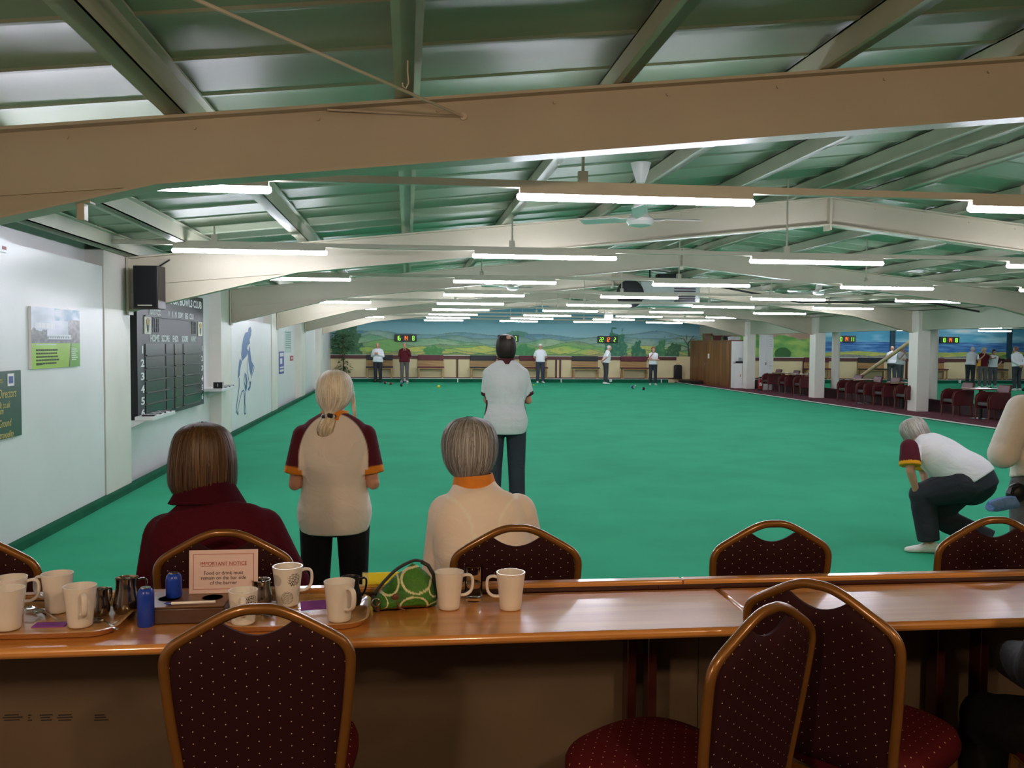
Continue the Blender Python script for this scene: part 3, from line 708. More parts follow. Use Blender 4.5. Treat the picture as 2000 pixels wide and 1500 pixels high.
bl = [(716, 767, 'k', 'black padded wall bench, first from the white wall'), (816, 866, 'm', 'maroon padded wall bench, second from the white wall'), (918, 968, 'k', 'black padded wall bench, third from the white wall'), (1014, 1067, 'm', 'maroon padded wall bench, fourth from the white wall'), (1116, 1167, 'k', 'black padded wall bench, fifth from the white wall'), (1211, 1262, 'm', 'maroon padded wall bench, sixth from the white wall, near the bag'), (1569, 1617, 'm', 'maroon padded wall bench behind the pale column of the second hall'), (1674, 1725, 'k', 'black padded wall bench in the second hall under the slanting pole'), (1778, 1842, 'm', 'maroon padded wall bench behind the square column of the second hall'), (1906, 1958, 'k', 'dark wall bench behind the huddle of bowlers in the second hall')]
for b in bl: bench(*b)
# LED score boxes
m_led = {'g': M('green led', (150, 240, 60), .5, var=0, emit=1.1), 'o': M('orange led', (255, 110, 30), .5, var=0, emit=1.3)}
SEG = {'0': 'abcdef', '1': 'bc', '2': 'abged', '4': 'fgbc', '6': 'afgedc', '7': 'abc', '8': 'abcdefg'}
def digits(mb, s, x, z, h):
    w = h*.38; th = h*.13
    for ch in s:
        for g in SEG.get(ch, ''):
            if g in 'agd':
                zz = z+{'a': h/2, 'g': 0, 'd': -h/2}[g]; mb.box(x+th*.4, x+w-th*.4, -.012, 0, zz-th/2, zz+th/2)
            else:
                xx = x+(0 if g in 'ef' else w); za, zb = (z+.02*h, z+h/2) if g in 'fb' else (z-h/2, z-.02*h)
                mb.box(xx-th/2, xx+th/2, -.012, 0, za, zb)
        x += w*1.42
def led(px0, px1, py, a, m, b, lab):
    c = on_y((px0+px1)/2, py, YFAR-.12); w = (px1-px0)/2*YFAR/F
    t = thing('mounted_score_display', lab, 'score display', (c.x, YFAR-.135, c.z), group='lit score boxes')
    MB().box(-w, w, 0, .11, -.15, .15).build('case', m_dark, t, bevel=.01)
    h = .185
    for s, x, k in ((a, -w+.08, 'g'), (m, -.09, 'o'), (b, w-.07-.1*len(b), 'g')):
        if not s: continue
        mb = MB(); digits(mb, s, x, -.01, h); mb.build('digits', m_led[k], t)
led(771, 813, 660, '16', '14', '8', 'black score box reading 16 14 8 on the painted hills')
led(972, 1013, 661, '21', '14', '7', 'black score box starting 21, half hidden by the balding man')
led(1167, 1207, 663, '22', '12', '2', 'black score box reading 22 12 2 on the painted hills')
led(1632, 1673, 662, '10', '14', '11', 'score box on the painted sea beside the round white post')
led(1834, 1876, 664, '10', '14', '18', 'score box reading 10 14 18 on the painted sea')
for px, yy in ((890, 0), (1093, 0), (1260, 0), (1773, 0), (953-0, 0)):
    x = on_y(px, 740, YFAR-.52).x
for px, lab in ((894, 'thin white rink marker on the bank left of the balding man'), (1096, 'thin white rink marker on the bank right of the man in the cap'), (1292, 'thin white rink marker on the bank beside the woman bowler'), (1774, 'thin white rink marker on the bank of the second hall')):
    x = on_y(px, 740, YFAR-.53).x
    t = thing('mounted_rink_marker', lab, 'marker', (x, YFAR-.54, 0), group='rink markers'); MB().box(-.02, .02, 0, .03, .0, .17).build('post', m_trimw, t)
for px, lab, n in ((791, 'white rink number card behind the man in maroon', '1'), (1193, 'white rink number card beside the stooping man', '3'), (1875, 'white rink number card on the bank of the second hall', '5')):
    x = on_y(px, 739, YFAR-.53).x
    t = thing('mounted_number_card', lab, 'card', (x, YFAR-.52, .10), group='rink number cards'); MB().box(-.055, .055, -.01, .01, -.065, .065).build('card', m_white, t)
    text('numeral', n, .09, m_dark, t, (0, -.012, 0), FACE_CAM)

# trolley bag, low platform, cabinet and things on it
x = on_y(1325, 730, 39.2).x
t = thing('trolley_bag', 'black upright bag standing on the far bank', 'bag', (x, 39.3, .17)); MB().box(-.17, .17, -.12, .12, .02, .62).build('body', m_dark, t, bevel=.05); MB().box(-.17, .17, -.12, .12, 0, .05).build('base', m_dark, t); MB().tube([(-.08, .0, .6), (-.08, 0, .66), (.08, 0, .66), (.08, 0, .6)], .012, 6).build('handle', m_dark, t)
t = thing('low_platform', 'low dark wooden step between the bank and the brown cupboard', 'step', (12.35, 38.4, .012))
m_dwood = MWOOD('dark brown wood', (52, 30, 20), (88, 52, 32), .45, (1, 1, .2))
MB().box(-.28, .36, -.9, .7, .12, .16).build('top', m_dwood, t); MB().box(-.24, .32, -.86, .66, 0, .12).build('body', m_dark, t)
t = thing('brown_cupboard', 'long brown wooden cupboard at the far right of the green', 'cupboard', (12.75, 34.4, .012))
m_cab = MWOOD('cupboard veneer', (92, 56, 30), (150, 98, 54), .4, (3, 3, .25), ring=1.6)
MB().box(.02, .62, 0, 5.05, .0, 1.85).build('carcass', m_cab, t)
for i in range(4): MB().box(0, .02, .06+i*1.25, 1.26+i*1.25, .06, 1.78).build('door', m_cab, t, bevel=.004)
MB().box(-.02, .64, -.02, 5.07, 1.85, 1.89).build('top', m_cab, t)
MB().box(-.006, .0, 2.42, 2.62, 1.12, 1.32).build('paper_label', m_white, t)
MB().box(-.02, .0, 2.9, 2.94, .82, .92).build('handle', m_steel, t)
def boxes(lst):
    for (x, y, w, d, h, rgb, lab, nm, cat) in lst:
        t = thing(nm, lab, cat, (x, y, 1.902)); m = M('stored '+nm, rgb, .6)
        MB().box(-w, w, -d, d, 0, h).build('body', m, t, bevel=.01); MB().box(-w-.01, w+.01, -d-.01, d+.01, h-.05, h).build('lid', m, t)
boxes([(13.0, 37.9, .14, .18, .30, (120, 92, 70), 'brown cardboard box on the cupboard, nearest the mural', 'cardboard_box', 'box'), (13.0, 36.6, .13, .16, .20, (88, 34, 36), 'dark red storage box on top of the brown cupboard', 'storage_box', 'box'), (13.05, 35.7, .10, .10, .17, (30, 28, 30), 'small black case on top of the brown cupboard', 'small_case', 'case'), (13.1, 34.9, .2, .16, .14, (206, 206, 206), 'white flat carton on the near end of the cupboard', 'white_carton', 'box')])
t = thing('white_cupboard', 'white cupboard with open hatch beside the brown cupboard', 'cupboard', (12.80, 34.01, .012))
MB().box(0, .62, .08, .37, 0, 1.85).build('carcass', m_wall, t, bevel=.004); MB().box(0, .62, -.05, .08, 0, .98).build('lower_cabinet', m_wall, t, bevel=.004)
MB().box(-.02, .64, -.06, .12, .98, 1.0).build('worktop', m_dark, t); MB().box(.30, .31, -.055, -.045, .1, .9).build('door_gap', m_valance, t); MB().box(.22, .25, -.06, -.05, .45, .55).build('latch', m_crestg, t)
t = thing('till_printer', 'small black machine on the white cupboard ledge', 'machine', (13.05, 33.99, 1.013)); MB().box(-.2, .18, -.05, .05, 0, .06).build('base', m_dark, t, bevel=.01); MB().box(-.08, .02, -.03, .03, .06, .2).build('screen', M('pale screen', (150, 170, 170), .3), t); MB().tube([(.1, 0, .04), (.25, 0, .07)], .02, 6).build('arm', m_dark, t)
t = thing('door_panel', 'white partition panel with pinned sheets by the far columns', 'partition', (13.36, 32.6, .012))
MB().box(-.10, .42, .0, .06, 0, 2.1).build('panel', m_wall, t); MB().box(.10, .40, -.02, .0, .02, 2.0).build('door_leaf', m_wall, t, bevel=.004); MB().box(.12, .15, -.03, -.02, .95, 1.05).build('handle', m_steel, t)
for i, (dz, lab) in enumerate(((1.82, 'long white paper sheet pinned on the partition'), (.98, 'handwritten white list hanging low on the partition'))):
    o = thing('mounted_paper_sheet', lab, 'paper', (13.67, 32.57, dz), group='papers on the partition'); MB().box(-.10, .11, -.012, -.004, -.22, .26 if i else .12).build('sheet', m_white, o)
    mb = MB(); random.seed(i)
    for k in range(5): mb.box(-.07, -.0+random.random()*.08, -.014, -.012, -.15+k*.06, -.143+k*.06)
    mb.build('handwriting', M('pencil grey', (120, 120, 130), .6), o)
p = on_y(1482, 755, 32.3)
t = thing('fire_extinguisher', 'red fire extinguisher with black hose standing by the partition', 'fire extinguisher', (p.x, 32.2, .012))
m_red = M('extinguisher red', (150, 30, 30), .3)
MB().lathe([(.02, 0), (.075, 0), (.08, .02), (.08, .34), (.06, .41), (.025, .44), (.02, .47)], 18).build('cylinder', m_red, t); MB().lathe([(.082, .0), (.083, .05), (.082, .06)], 18).build('base_ring', m_dark, t)
MB().box(-.02, .06, -.015, .015, .46, .52).build('valve', m_dark, t); MB().tube([(-.02, 0, .48), (-.1, 0, .47), (-.14, 0, .36), (-.13, 0, .2), (-.09, 0, .1)], .014, 8).build('hose', m_dark, t); MB().box(-.05, .05, -.084, -.08, .18, .3).build('label', m_white, t)
# tall potted plant in the far left corner
p = on_y(661, 738, 39.25)
t = thing('potted_plant', 'tall leafy potted plant in the far corner by the mural', 'plant', (p.x+.20, 39.33, .15))
MB().lathe([(.02, 0), (.13, 0), (.17, .26), (.18, .28), (.15, .28), (.02, .24)], 18).build('pot', M('dark pot', (70, 52, 44), .6), t)
MB().tube([(0, 0, .2), (.02, 0, .7), (-.03, .02, 1.2), (.03, 0, 1.75)], [.03, .026, .02, .012], 8).build('stem', M('stem brown', (84, 70, 46), .7), t)
m_leaf = M('leaf green', (52, 84, 46), .5, var=.25, vs=7); m_leaf2 = M('pale leaf', (104, 124, 74), .5, var=.2, vs=7)
lf = MB(); random.seed(5)
for i in range(230):
    z = random.choice([random.uniform(.3, .55), random.uniform(.55, 1.25), random.uniform(1.25, 1.95), random.uniform(1.35, 1.95)])
    rr = .38*random.random()**.5*(1.15 if z > 1.25 else .6 if z > .55 else .9); a = random.uniform(0, 2*PI)
    c = Vector((rr*math.cos(a), rr*.16*math.sin(a)-.06, z)); d = Vector((math.cos(a), math.sin(a), random.uniform(-.9, .3))).normalized(); n = Vector((-d.y, d.x, 0)).normalized()
    l = random.uniform(.10, .2); w = l*.32; u = n.cross(d)*.02
    lf.add([c, c+d*l*.5+n*w+u, c+d*l, c+d*l*.5-n*w+u], [(0, 1, 2, 3)], random.choice([0, 0, 1]))
lf.build('leaves', [m_leaf, m_leaf2], t, smooth=0, fix=False)

# ------------------------------------------------------------------ bowls and jacks on the green
def bowl(px, py, rgb, lab, jack=False):
    r = .032 if jack else .062
    p = on_z(px, py, r)
    if p.y > 38.7: p = p*(38.6/p.y)
    nm = 'jack_ball' if jack else 'bowl'
    t = thing(nm, lab, 'jack' if jack else 'bowl', (p.x, p.y, r), random.uniform(0, 3), 'bowls on the green')
    m = M('bowl %d %d %d' % rgb, rgb, .25, var=.05)
    rt = Matrix.Rotation(.4, 3, 'X')
    MB().ell((0, 0, 0), (r, r*.93, r), 0, 20, 14).build('ball', m, t)
    if not jack:
        for s in (-1, 1):
            mb = MB().lathe([(.002, 0), (.4*r, 0), (.5*r, -.04*r), (.5*r, -.12*r)], 18).xf(Matrix.Translation((0, s*r*.94, 0)) @ Matrix.Rotation(-s*PI/2, 4, 'X')); mb.build('disc', M('bowl disc', (190, 180, 150), .4), t)
random.seed(11)
for a in ((752, 747, (96, 44, 44), 'dark red bowl near the bank, farther of the two red bowls'), (763, 749, (104, 40, 44), 'dark red bowl near the bank, nearer of the two red bowls'), (786, 746, (28, 40, 96), 'navy bowl at the feet of the man in maroon'), (784, 752, (20, 62, 60), 'dark teal bowl in front of the man in maroon'),
          (857, 755, (226, 200, 40), 'bright yellow bowl alone on the green'), (1035, 756, (26, 40, 84), 'navy bowl beside the arm of the balding man'), (1236, 756, (30, 48, 110), 'blue bowl in front of the stooping man, beside the jack'), (1257, 759, (20, 26, 34), 'black bowl nearest the woman bowler'),
          (1934, 758, (22, 24, 28), 'black bowl by the huddle of bowlers in the second hall'), (1963, 757, (24, 26, 30), 'black bowl left of the man with hands behind his back'), (1999, 761, (26, 36, 46), 'dark bowl at the feet of the man with hands behind his back')): bowl(*a)
for a in ((795, 749, (232, 232, 226), 'white jack between the maroon man and the yellow bowl', True), (1042, 752, (190, 210, 70), 'yellow green jack behind the navy bowl', True), (1241, 753, (226, 226, 190), 'pale jack touching the blue bowl', True)): bowl(*a)
# ------------------------------------------------------------------ banquet chairs
m_gold2 = M('bronze gold chair tube', (128, 84, 34), .3, metal=.35, var=.06, coat=.4)
m_velvet_shaded = MDOTS('burgundy dotted velvet shaded', (40, 9, 14), (214, 190, 172), rad=.0014)  # same velvet as the seats, shade on the backs put into the colour
m_velvet_s = MDOTS('burgundy dotted seat velvet', (80, 15, 22), (226, 190, 150), .05, .036, .0017)
m_foot = M('chair foot rubber', (20, 20, 20), .7)
BK = [(0, .942), (.035, .940), (.075, .926), (.13, .896), (.180, .866), (.200, .848), (.211, .824), (.212, .79), (.207, .72), (.199, .64), (.189, .56), (.182, .48), (.180, .40)]
def lean(z): return -(z-.45)*.13 if z > .45 else 0
def halfw(z):
    for (xa, za), (xb, zb) in zip(BK[5:], BK[6:]):
        if zb <= z <= za: return lerp(xb, xa, (z-zb)/(za-zb))
    return .198
def build_chair(lab, loc, rz, group):
    t = thing('banquet_chair', lab, 'chair', loc, rz, group)
    pts = soft([(-x, lean(z), z) for x, z in BK[::-1]]+[(x, lean(z), z) for x, z in BK[1:]], 3)
    MB().tube(pts, .0125, 10, up=(0, 1, 0), sx=1., sy=1.05).build('back_frame', m_gold2, t, smooth=60)
    def top(x):
        ax = abs(x)
        if ax < .082: return .882+.034*(ax/.082)**1.9
        return .916-(ax-.082)*.53
    mb = MB(); NU, NV = 30, 26
    def pt(u, v, sgn):
        zb = .455; U = 2*u-1; xt = U*.192; zt = top(xt)-.004
        z = lerp(zb, zt, v); w = halfw(min(z, .84))-.010
        if z > .80: w = min(w, lerp(w, .192, min(1, (z-.80)/.06)))
        x = U*w
        th = .021*(1-abs(U)**8*.85)*(1-abs(2*v-1)**12*.8)
        return (x, lean(z)+sgn*th, z)
    mb.sheet(lambda u, v: pt(u, v, -1), NU, NV); mb.sheet(lambda u, v: pt(u, v, 1), NU, NV)
    o = (NU+1)*(NV+1)
    per = [i for i in range(NU+1)]+[j*(NU+1)+NU for j in range(1, NV+1)]+[NV*(NU+1)+i for i in range(NU-1, -1, -1)]+[j*(NU+1) for j in range(NV-1, 0, -1)]
    mb.f += [(a, b, b+o, a+o) for a, b in zip(per, per[1:]+per[:1])]; mb.m += [0]*len(per)
    mb.build('backrest', m_velvet_shaded, t, smooth=50, uv=lambda c: (c.x+10, c.z))
    # seat: domed cushion, rounded at the front
    out = []
    for k in range(40):
        a = 2*PI*k/40; ca, sa = math.cos(a), math.sin(a)
        e = 3.2
        rr = (abs(ca)**e+abs(sa)**e)**(-1/e)
        x = rr*ca*.215; y = .235+rr*sa*(.225)
        x *= 1+.10*(y-.235)/.225
        if y > .3: y += .03*(1-(x/.23)**2)
        out.append((x, y))
    mb = MB(); rg = []
    for sc, z in ((.86, .415), (.97, .42), (1.0, .435), (1.0, .455), (.97, .474), (.90, .486), (.7, .494), (.4, .498), (.1, .5)):
        rg.append([(x*sc, .235+(y-.235)*sc, z) for x, y in out])
    mb.rings(rg); mb.build('seat', m_velvet_s, t, smooth=60, uv=lambda c: (c.x+10, c.y))
    mb = MB()
    for s in (-1, 1): mb.tube([(s*.18, 0, .40), (s*.185, .2, .40), (s*.17, .43, .40)], .012, 8)
    mb.tube([(-.17, .43, .40), (.17, .43, .40)], .012, 8); mb.tube([(-.18, .02, .40), (.18, .02, .40)], .012, 8)
    mb.build('seat_frame', m_gold2, t)
    for s in (-1, 1):
        l = MB().tube([(s*.18, 0, .41), (s*.18, -.02, .30), (s*.19, -.06, .02)], [.0165, .016, .012], 10).build('leg', m_gold2, t)
        MB().tube([(s*.19, -.058, .03), (s*.191, -.063, 0)], .015, 10).build('foot', m_foot, l)
        l = MB().tube([(s*.165, .43, .42), (s*.175, .44, .22), (s*.185, .455, .02)], [.0165, .015, .012], 10).build('leg', m_gold2, t)
        MB().tube([(s*.185, .454, .03), (s*.186, .457, 0)], .015, 10).build('foot', m_foot, l)
        MB().tube([(s*.181, -.02, .28), (s*.174, .438, .26)], .008, 8).build('stretcher', m_gold2, t)
    return t
ch = build_chair('burgundy dotted banquet chair seen square from behind, tucked under the counter edge', (-.345, 2.17, ZF), .02, 'chairs on the bar side')
dup(ch, (.815, 2.05, ZF), math.radians(35), 'burgundy dotted banquet chair turned left, seat showing at its left', 'chairs on the bar side')
dup(ch, (1.108, 2.228, ZF), math.radians(-53), 'burgundy dotted banquet chair turned right, rear one of the touching pair', 'chairs on the bar side')
for x, lab in ((-.59, 'burgundy banquet chair of the seated woman in maroon fleece'), (.37, 'burgundy banquet chair behind the two white mugs and glass'), (1.268, 'empty burgundy banquet chair facing the green beyond the barrier'), (2.10, 'burgundy banquet chair beyond the barrier in front of the crouching man'), (-1.38, 'burgundy banquet chair beyond the barrier, mostly cut by the photo edge')):
    dup(ch, (x, 3.03, ZF), random.uniform(-.03, .03), lab, 'chairs beyond the barrier')

# ------------------------------------------------------------------ counter and barrier
m_counter = MWOOD('polished counter wood', (186, 116, 50), (222, 156, 82), .3, (.55, 11, 9), coat=1., ring=1.6)
m_cdark = M('dark mahogany moulding', (62, 26, 20), .3, var=.1, coat=.4)
m_panel = M('dull beige panel', (104, 86, 66), .7, var=.06, vs=3)
t = thing('bar_counter', 'long polished wooden counter running along the barrier', 'counter', (0, 0, 0))
MB().box(-3.05, .99, 2.36, 2.762, .872, .9).build('worktop', m_counter, t, bevel=.011)
MB().box(.991, 5.2, 2.36, 2.762, .872, .9).build('worktop', m_counter, t, bevel=.011)
for px in (1231, 1271, 1831, 1915):
    p = on_y(px, 1300, 2.62); MB().box(p.x-.014, p.x+.014, 2.60, 2.66, ZF, .872).build('leg', m_cdark, t, bevel=.003)
for x in (-1.9, -2.6): MB().box(x-.014, x+.014, 2.60, 2.66, ZF, .872).build('leg', m_cdark, t, bevel=.003)
t = thing('barrier', 'waist high barrier wall behind the counter with wooden cap rail', 'barrier', (0, 0, 0))
MB().box(-3.05, .915, 2.70, 2.76, ZF, .87).box(.918, 5.2, 2.70, 2.76, ZF, .87).build('panel', m_panel, t)
MB().box(-3.05, .886, 2.772, 2.812, .86, .926).build('cap_rail', m_counter, t, bevel=.006)
MB().box(.888, 5.2, 2.772, 2.812, .86, .926).build('cap_rail', m_counter, t, bevel=.006)
MB().tube([(-3.05, 2.766, .904), (.80, 2.766, .904)], .0085, 10).tube([(.802, 2.766, .904), (5.2, 2.766, .904)], .0085, 10).build('moulding', m_cdark, t)
mb = MB(); random.seed(2)
for px0, px1 in ((5, 45), (52, 64), (76, 106), (112, 142), (183, 212)):
    for k in range(3):
        a = on_y(px0+random.uniform(0, 4), 1397+k*5, 2.699); b = on_y(px1-random.uniform(0, 9), 1396+k*5, 2.699)
        mb.box(a.x, b.x, 2.6985, 2.7, a.z-.0015, a.z+.0015)
mb.build('scuff_marks', M('dark scuffs', (52, 42, 34), .8), t)

# ------------------------------------------------------------------ things on the counter
CZ = .9005
m_china = M('white glazed china', (226, 218, 210), .18, var=.02, vs=20)
def mug_shape(t, mat, body_col=None, h=.110, rt=.043, rb=.031):
    pr = [(.002, .0), (rb-.003, 0), (rb, .004)]+[(lerp(rb, rt, (k/10)**1.15), .004+(h-.004)*k/10) for k in range(1, 11)]
    inn = [(rt-.004, h)]+[(lerp(rt, rb, k/6.)-.004, lerp(h, .006, k/6.)) for k in range(1, 7)]+[(.002, .006)]
    n = 72 if body_col else 36
    if body_col:
        pr2 = [pr[0], pr[1], pr[2]]+[(lerp(rb, rt, (k/44)**1.15), .004+(h-.004)*k/44) for k in range(1, 45)]
        n = 120; MB().lathe(pr2+inn, n).build('body', body_col[0], t, smooth=60, colfn=body_col[1])
    else: MB().lathe(pr+inn, n).build('body', mat, t, smooth=60)
def mug(px, py, z, ang, lab, scale=1., col=None, group='mugs on the counter', lift=None):
    p = on_z(px, py, z) if lift is None else lift
    t = thing('coffee_mug', lab, 'mug', (p.x, p.y, z), ang, group)
    m_h = m_china
    mug_shape(t, m_china, col, h=.110*scale, rt=.043*(.5+.5*scale), rb=.0315)
    hp = [(.037, 0, .094*scale), (.052, 0, .098*scale), (.066, 0, .093*scale), (.070, 0, .075*scale), (.066, 0, .052*scale), (.052, 0, .040*scale), (.034, 0, .038*scale)]
    MB().tube(soft(hp), .0052, 10, up=(0, 1, 0), sx=1.5, sy=.85).build('handle', m_h, t, smooth=60)
    return t
def spots(cs, base=(228, 222, 214)):
    b = L3(base)
    def fn(c):
        r = math.hypot(c.x, c.y)
        if r < .02: return b
        a = math.atan2(c.y, c.x); z = c.z
        for ca, cz, R, kind, rgb in cs:
            da = (a-ca+PI) % (2*PI)-PI; u, v = da*.038, z-cz; d = math.hypot(u, v)
            if d < R:
                if kind == 'dots':
                    k = .0052; j = round(v/k); i = round(u/k-(.5 if j % 2 else 0))+(.5 if j % 2 else 0)
                    if math.hypot(u-i*k, v-j*k) < .0020: return L3(rgb)
                    return b
                if kind == 'rings' and (d/R*5) % 1 < .55: return L3(rgb)
                if kind == 'fill': return L3(rgb)
                return b
        return b
    return (MVC('printed china', .2, spec=.5), fn)
TZ = .909
mug(16, 1228, TZ, math.radians(205), 'white mug at the front left of the left tray, cut by the photo edge')
mug(22, 1203, TZ, math.radians(15), 'white mug with handle on its right, behind the cut-off front mug')
mug(113, 1194, TZ, math.radians(165), 'white mug at the back of the left tray, handle to its left')
mug(157, 1222, TZ, math.radians(-62), 'white mug beside the purple napkin, handle turned to the front')
mug(475, 1217, TZ, math.radians(-80), 'small spotted mug on the right tray, handle to the front', .84, spots([(-2.6, .07, .021, 'dots', (30, 30, 34)), (-.9, .05, .022, 'rings', (196, 192, 188)), (-2.0, .02, .02, 'rings', (206, 202, 198)), (.6, .06, .024, 'dots', (40, 40, 44))]))
mug(562, 1181, TZ, math.radians(12), 'tall spotted mug with black dotted circle at the back of the right tray', 1.05, spots([(-1.15, .082, .019, 'dots', (26, 26, 30)), (-2.55, .08, .017, 'fill', (186, 182, 178)), (-1.7, .028, .021, 'rings', (150, 146, 142)), (-.4, .04, .016, 'rings', (180, 176, 172))]))
mug(663, 1211, TZ, math.radians(-52), 'white mug on the right end of the right tray')
mug(877, 1188, CZ, math.radians(5), 'white mug between the green bag and the water glass')
mug(997, 1189, CZ, math.radians(178), 'white mug standing alone right of the glass, handle to its left')
# water glass
p = on_z(925, 1172, CZ)
m_glass = M('clear glass', (253, 254, 254), .0, var=0, trans=1., ior=1.12); m_water = M('water', (250, 252, 252), .0, var=0, trans=1., ior=1.16)
t = thing('water_glass', 'straight clear glass half full of water behind the white mugs', 'glass', (p.x, p.y, CZ))
MB().lathe([(.002, 0), (.0255, 0), (.0265, .003), (.0275, .105), (.0265, .106), (.0258, .105), (.0245, .014), (.022, .011), (.002, .010)], 40).build('tumbler', m_glass, t, smooth=50)
MB().lathe([(.002, .0108), (.0215, .0112), (.0243, .0145), (.0249, .052), (.002, .052)], 40).build('water', m_water, t, smooth=50)
# trays
def rrect(x0, x1, y0, y1, r, n=8):
    o = []
    for cx, cy, a0 in ((x1-r, y1-r, 0), (x0+r, y1-r, PI/2), (x0+r, y0+r, PI), (x1-r, y0+r, 1.5*PI)):
        for k in range(n+1): o.append((cx+r*math.cos(a0+k*PI/2/n), cy+r*math.sin(a0+k*PI/2/n)))
    return o
m_tray = MWOOD('laminate tray wood', (170, 120, 70), (208, 160, 104), .22, (1.4, 8, 8), coat=.4, ring=2)
def tray(x0, x1, y0, y1, lab):
    t = thing('serving_tray', lab, 'tray', ((x0+x1)/2, (y0+y1)/2, CZ), 0, 'wooden trays')
    hx, hy = (x1-x0)/2, (y1-y0)/2
    rg = []
    for ins, z in ((.03, .0), (.012, .002), (.0, .016), (-.003, .019), (.004, .020), (.012, .015), (.024, .0072), (.034, .007), (.09, .007)):
        rg.append([(x, y, z) for x, y in rrect(-hx+ins, hx-ins, -hy+ins, hy-ins, max(.02, .07-ins))])
    MB().rings(rg).build('tray_body', m_tray, t, smooth=40); return t
a = on_z(268, 1190, CZ+.01)
tray(a.x-.46, a.x, 2.425, 2.72, 'long wooden tray of mugs and jugs at the left end of the counter')
a = on_z(721, 1190, CZ+.01)
tray(-.495, a.x, 2.43, 2.735, 'wooden tray of spotted mugs behind the near chair back')
# steel jugs
def jug(px, py, h, rb, ang, lab, mat, z=TZ):
    p = on_z(px, py, z)
    t = thing('milk_jug', lab, 'jug', (p.x, p.y, z), ang, 'milk jugs')
    pr = [(.002, 0), (rb*.86, 0), (rb, h*.10), (rb*1.04, h*.22), (rb*.98, h*.40), (rb*.84, h*.60), (rb*.78, h*.75), (rb*.80, h*.93), (rb*.84, h)]
    inn = [(r-.0015, z_) for r, z_ in pr[::-1][:-1]]; inn[0] = (pr[-1][0]-.001, h)
    MB().lathe(pr+[(r, max(z_, .003)) for r, z_ in inn]+[(.002, .003)], 36).build('body', mat, t, smooth=60)
    MB().tube(soft([(rb*.78, 0, h*.90), (rb*1.3, 0, h*.92), (rb*1.45, 0, h*.80), (rb*1.35, 0, h*.5), (rb*1.02, 0, h*.28)]), .0042, 8, up=(0, 1, 0), sx=1.6, sy=.7).build('handle', mat, t, smooth=60)
m_jug = M('brushed jug steel', (150, 142, 132), .16, metal=1, var=.05); m_jugd = M('dark jug', (46, 44, 44), .3, metal=.6)
jug(248, 1194, .098, .037, math.radians(20), 'large round-bellied steel milk jug at the back of the left tray', m_jug)
jug(196, 1200, .074, .026, math.radians(60), 'small steel jug half hidden behind the mug with the front handle', m_jug)
jug(510, 1180, .074, .033, math.radians(120), 'steel jug behind the small spotted mug', m_jug)
jug(684, 1180, .082, .033, math.radians(12), 'dark metal jug behind the white mug on the right tray', m_jugd)
# teaspoons
def spoon(px0, py0, px1, py1, lab, z=TZ):
    a = on_z(px0, py0, z); b = on_z(px1, py1, z); d = (b-a); L = .135; d.normalize()
    t = thing('teaspoon', lab, 'spoon', (a.x, a.y, z), math.atan2(d.y, d.x), 'teaspoons')
    mb = MB(); rg = []
    for x, w, zz in ((-.022, .002, .006), (-.018, .009, .0045), (-.008, .0145, .002), (.004, .0145, .0012), (.014, .009, .003), (.022, .0035, .006), (.05, .0028, .0075), (.10, .0042, .004), (.112, .0045, .003), (.117, .002, .003)):
        rg.append([(x, w*math.cos(q), zz+(.0010 if math.sin(q) > 0 else -.0008)-(0.0032*(1-math.cos(q)**2) if (x < .018 and math.sin(q) > 0) else 0)) for q in [2*PI*k/12 for k in range(12)]])
    mb.rings(rg).build('bowl_and_handle', m_steel, t, smooth=60)
spoon(62, 1190, 95, 1206, 'teaspoon behind the cut-off mugs, rear of two', TZ+.004); spoon(80, 1196, 104, 1209, 'teaspoon behind the cut-off mugs, front of two', TZ+.012)
spoon(194, 1213, 218, 1226, 'teaspoon lying beside the mug with the front handle', TZ+.005)
spoon(525, 1203, 560, 1197, 'teaspoon on the right tray seen through the chair handle', TZ+.003)
m_nap = M('purple paper', (136, 66, 160), .8, var=.06)
def napkin(px, py, w, d, lab, rz=0., tilt=0., z=TZ):
    p = on_z(px, py, z)
    t = thing('paper_napkin', lab, 'napkin', (p.x, p.y, z-.0015+(.5*d*math.sin(abs(tilt)))), rz, 'purple napkins'); t.rotation_euler = (tilt, 0, rz)
    MB().box(-w, w, -d, d, 0, .0016).box(-w, w*.96, -d, d*.97, .0016, .003).build('fold', m_nap, t)
napkin(99, 1220, .042, .020, 'purple paper napkin at the front of the left tray'); napkin(612, 1184, .036, .022, 'purple paper napkin between the mugs of the right tray', .15, .3, TZ+.01)
# blue shakers
m_bplastic = M('glossy blue plastic', (30, 66, 176), .25, var=.03)
def shaker(px, py, z, h, lab):
    p = on_z(px, py, z)
    t = thing('salt_shaker', lab, 'shaker', (p.x, p.y, z), .3, 'blue shakers')
    MB().lathe([(.002, 0), (.0205, 0), (.0225, .003), (.0225, h-.022), (.0215, h-.012), (.0165, h-.004), (.014, h-.002)], 32).build('body', m_bplastic, t, smooth=50)
    MB().lathe([(.014, h-.0022), (.0135, h), (.002, h)], 24).build('cap', m_steel, t)
    mb = MB()
    for k in range(3): mb.tube([(-.006+.006*k, 0, h), (-.006+.006*k, 0, h+.0006)], .0014, 6)
    mb.build('holes', m_dark, t)
shaker(285, 1222, CZ, .107, 'tall blue plastic shaker standing at the end of the left tray')
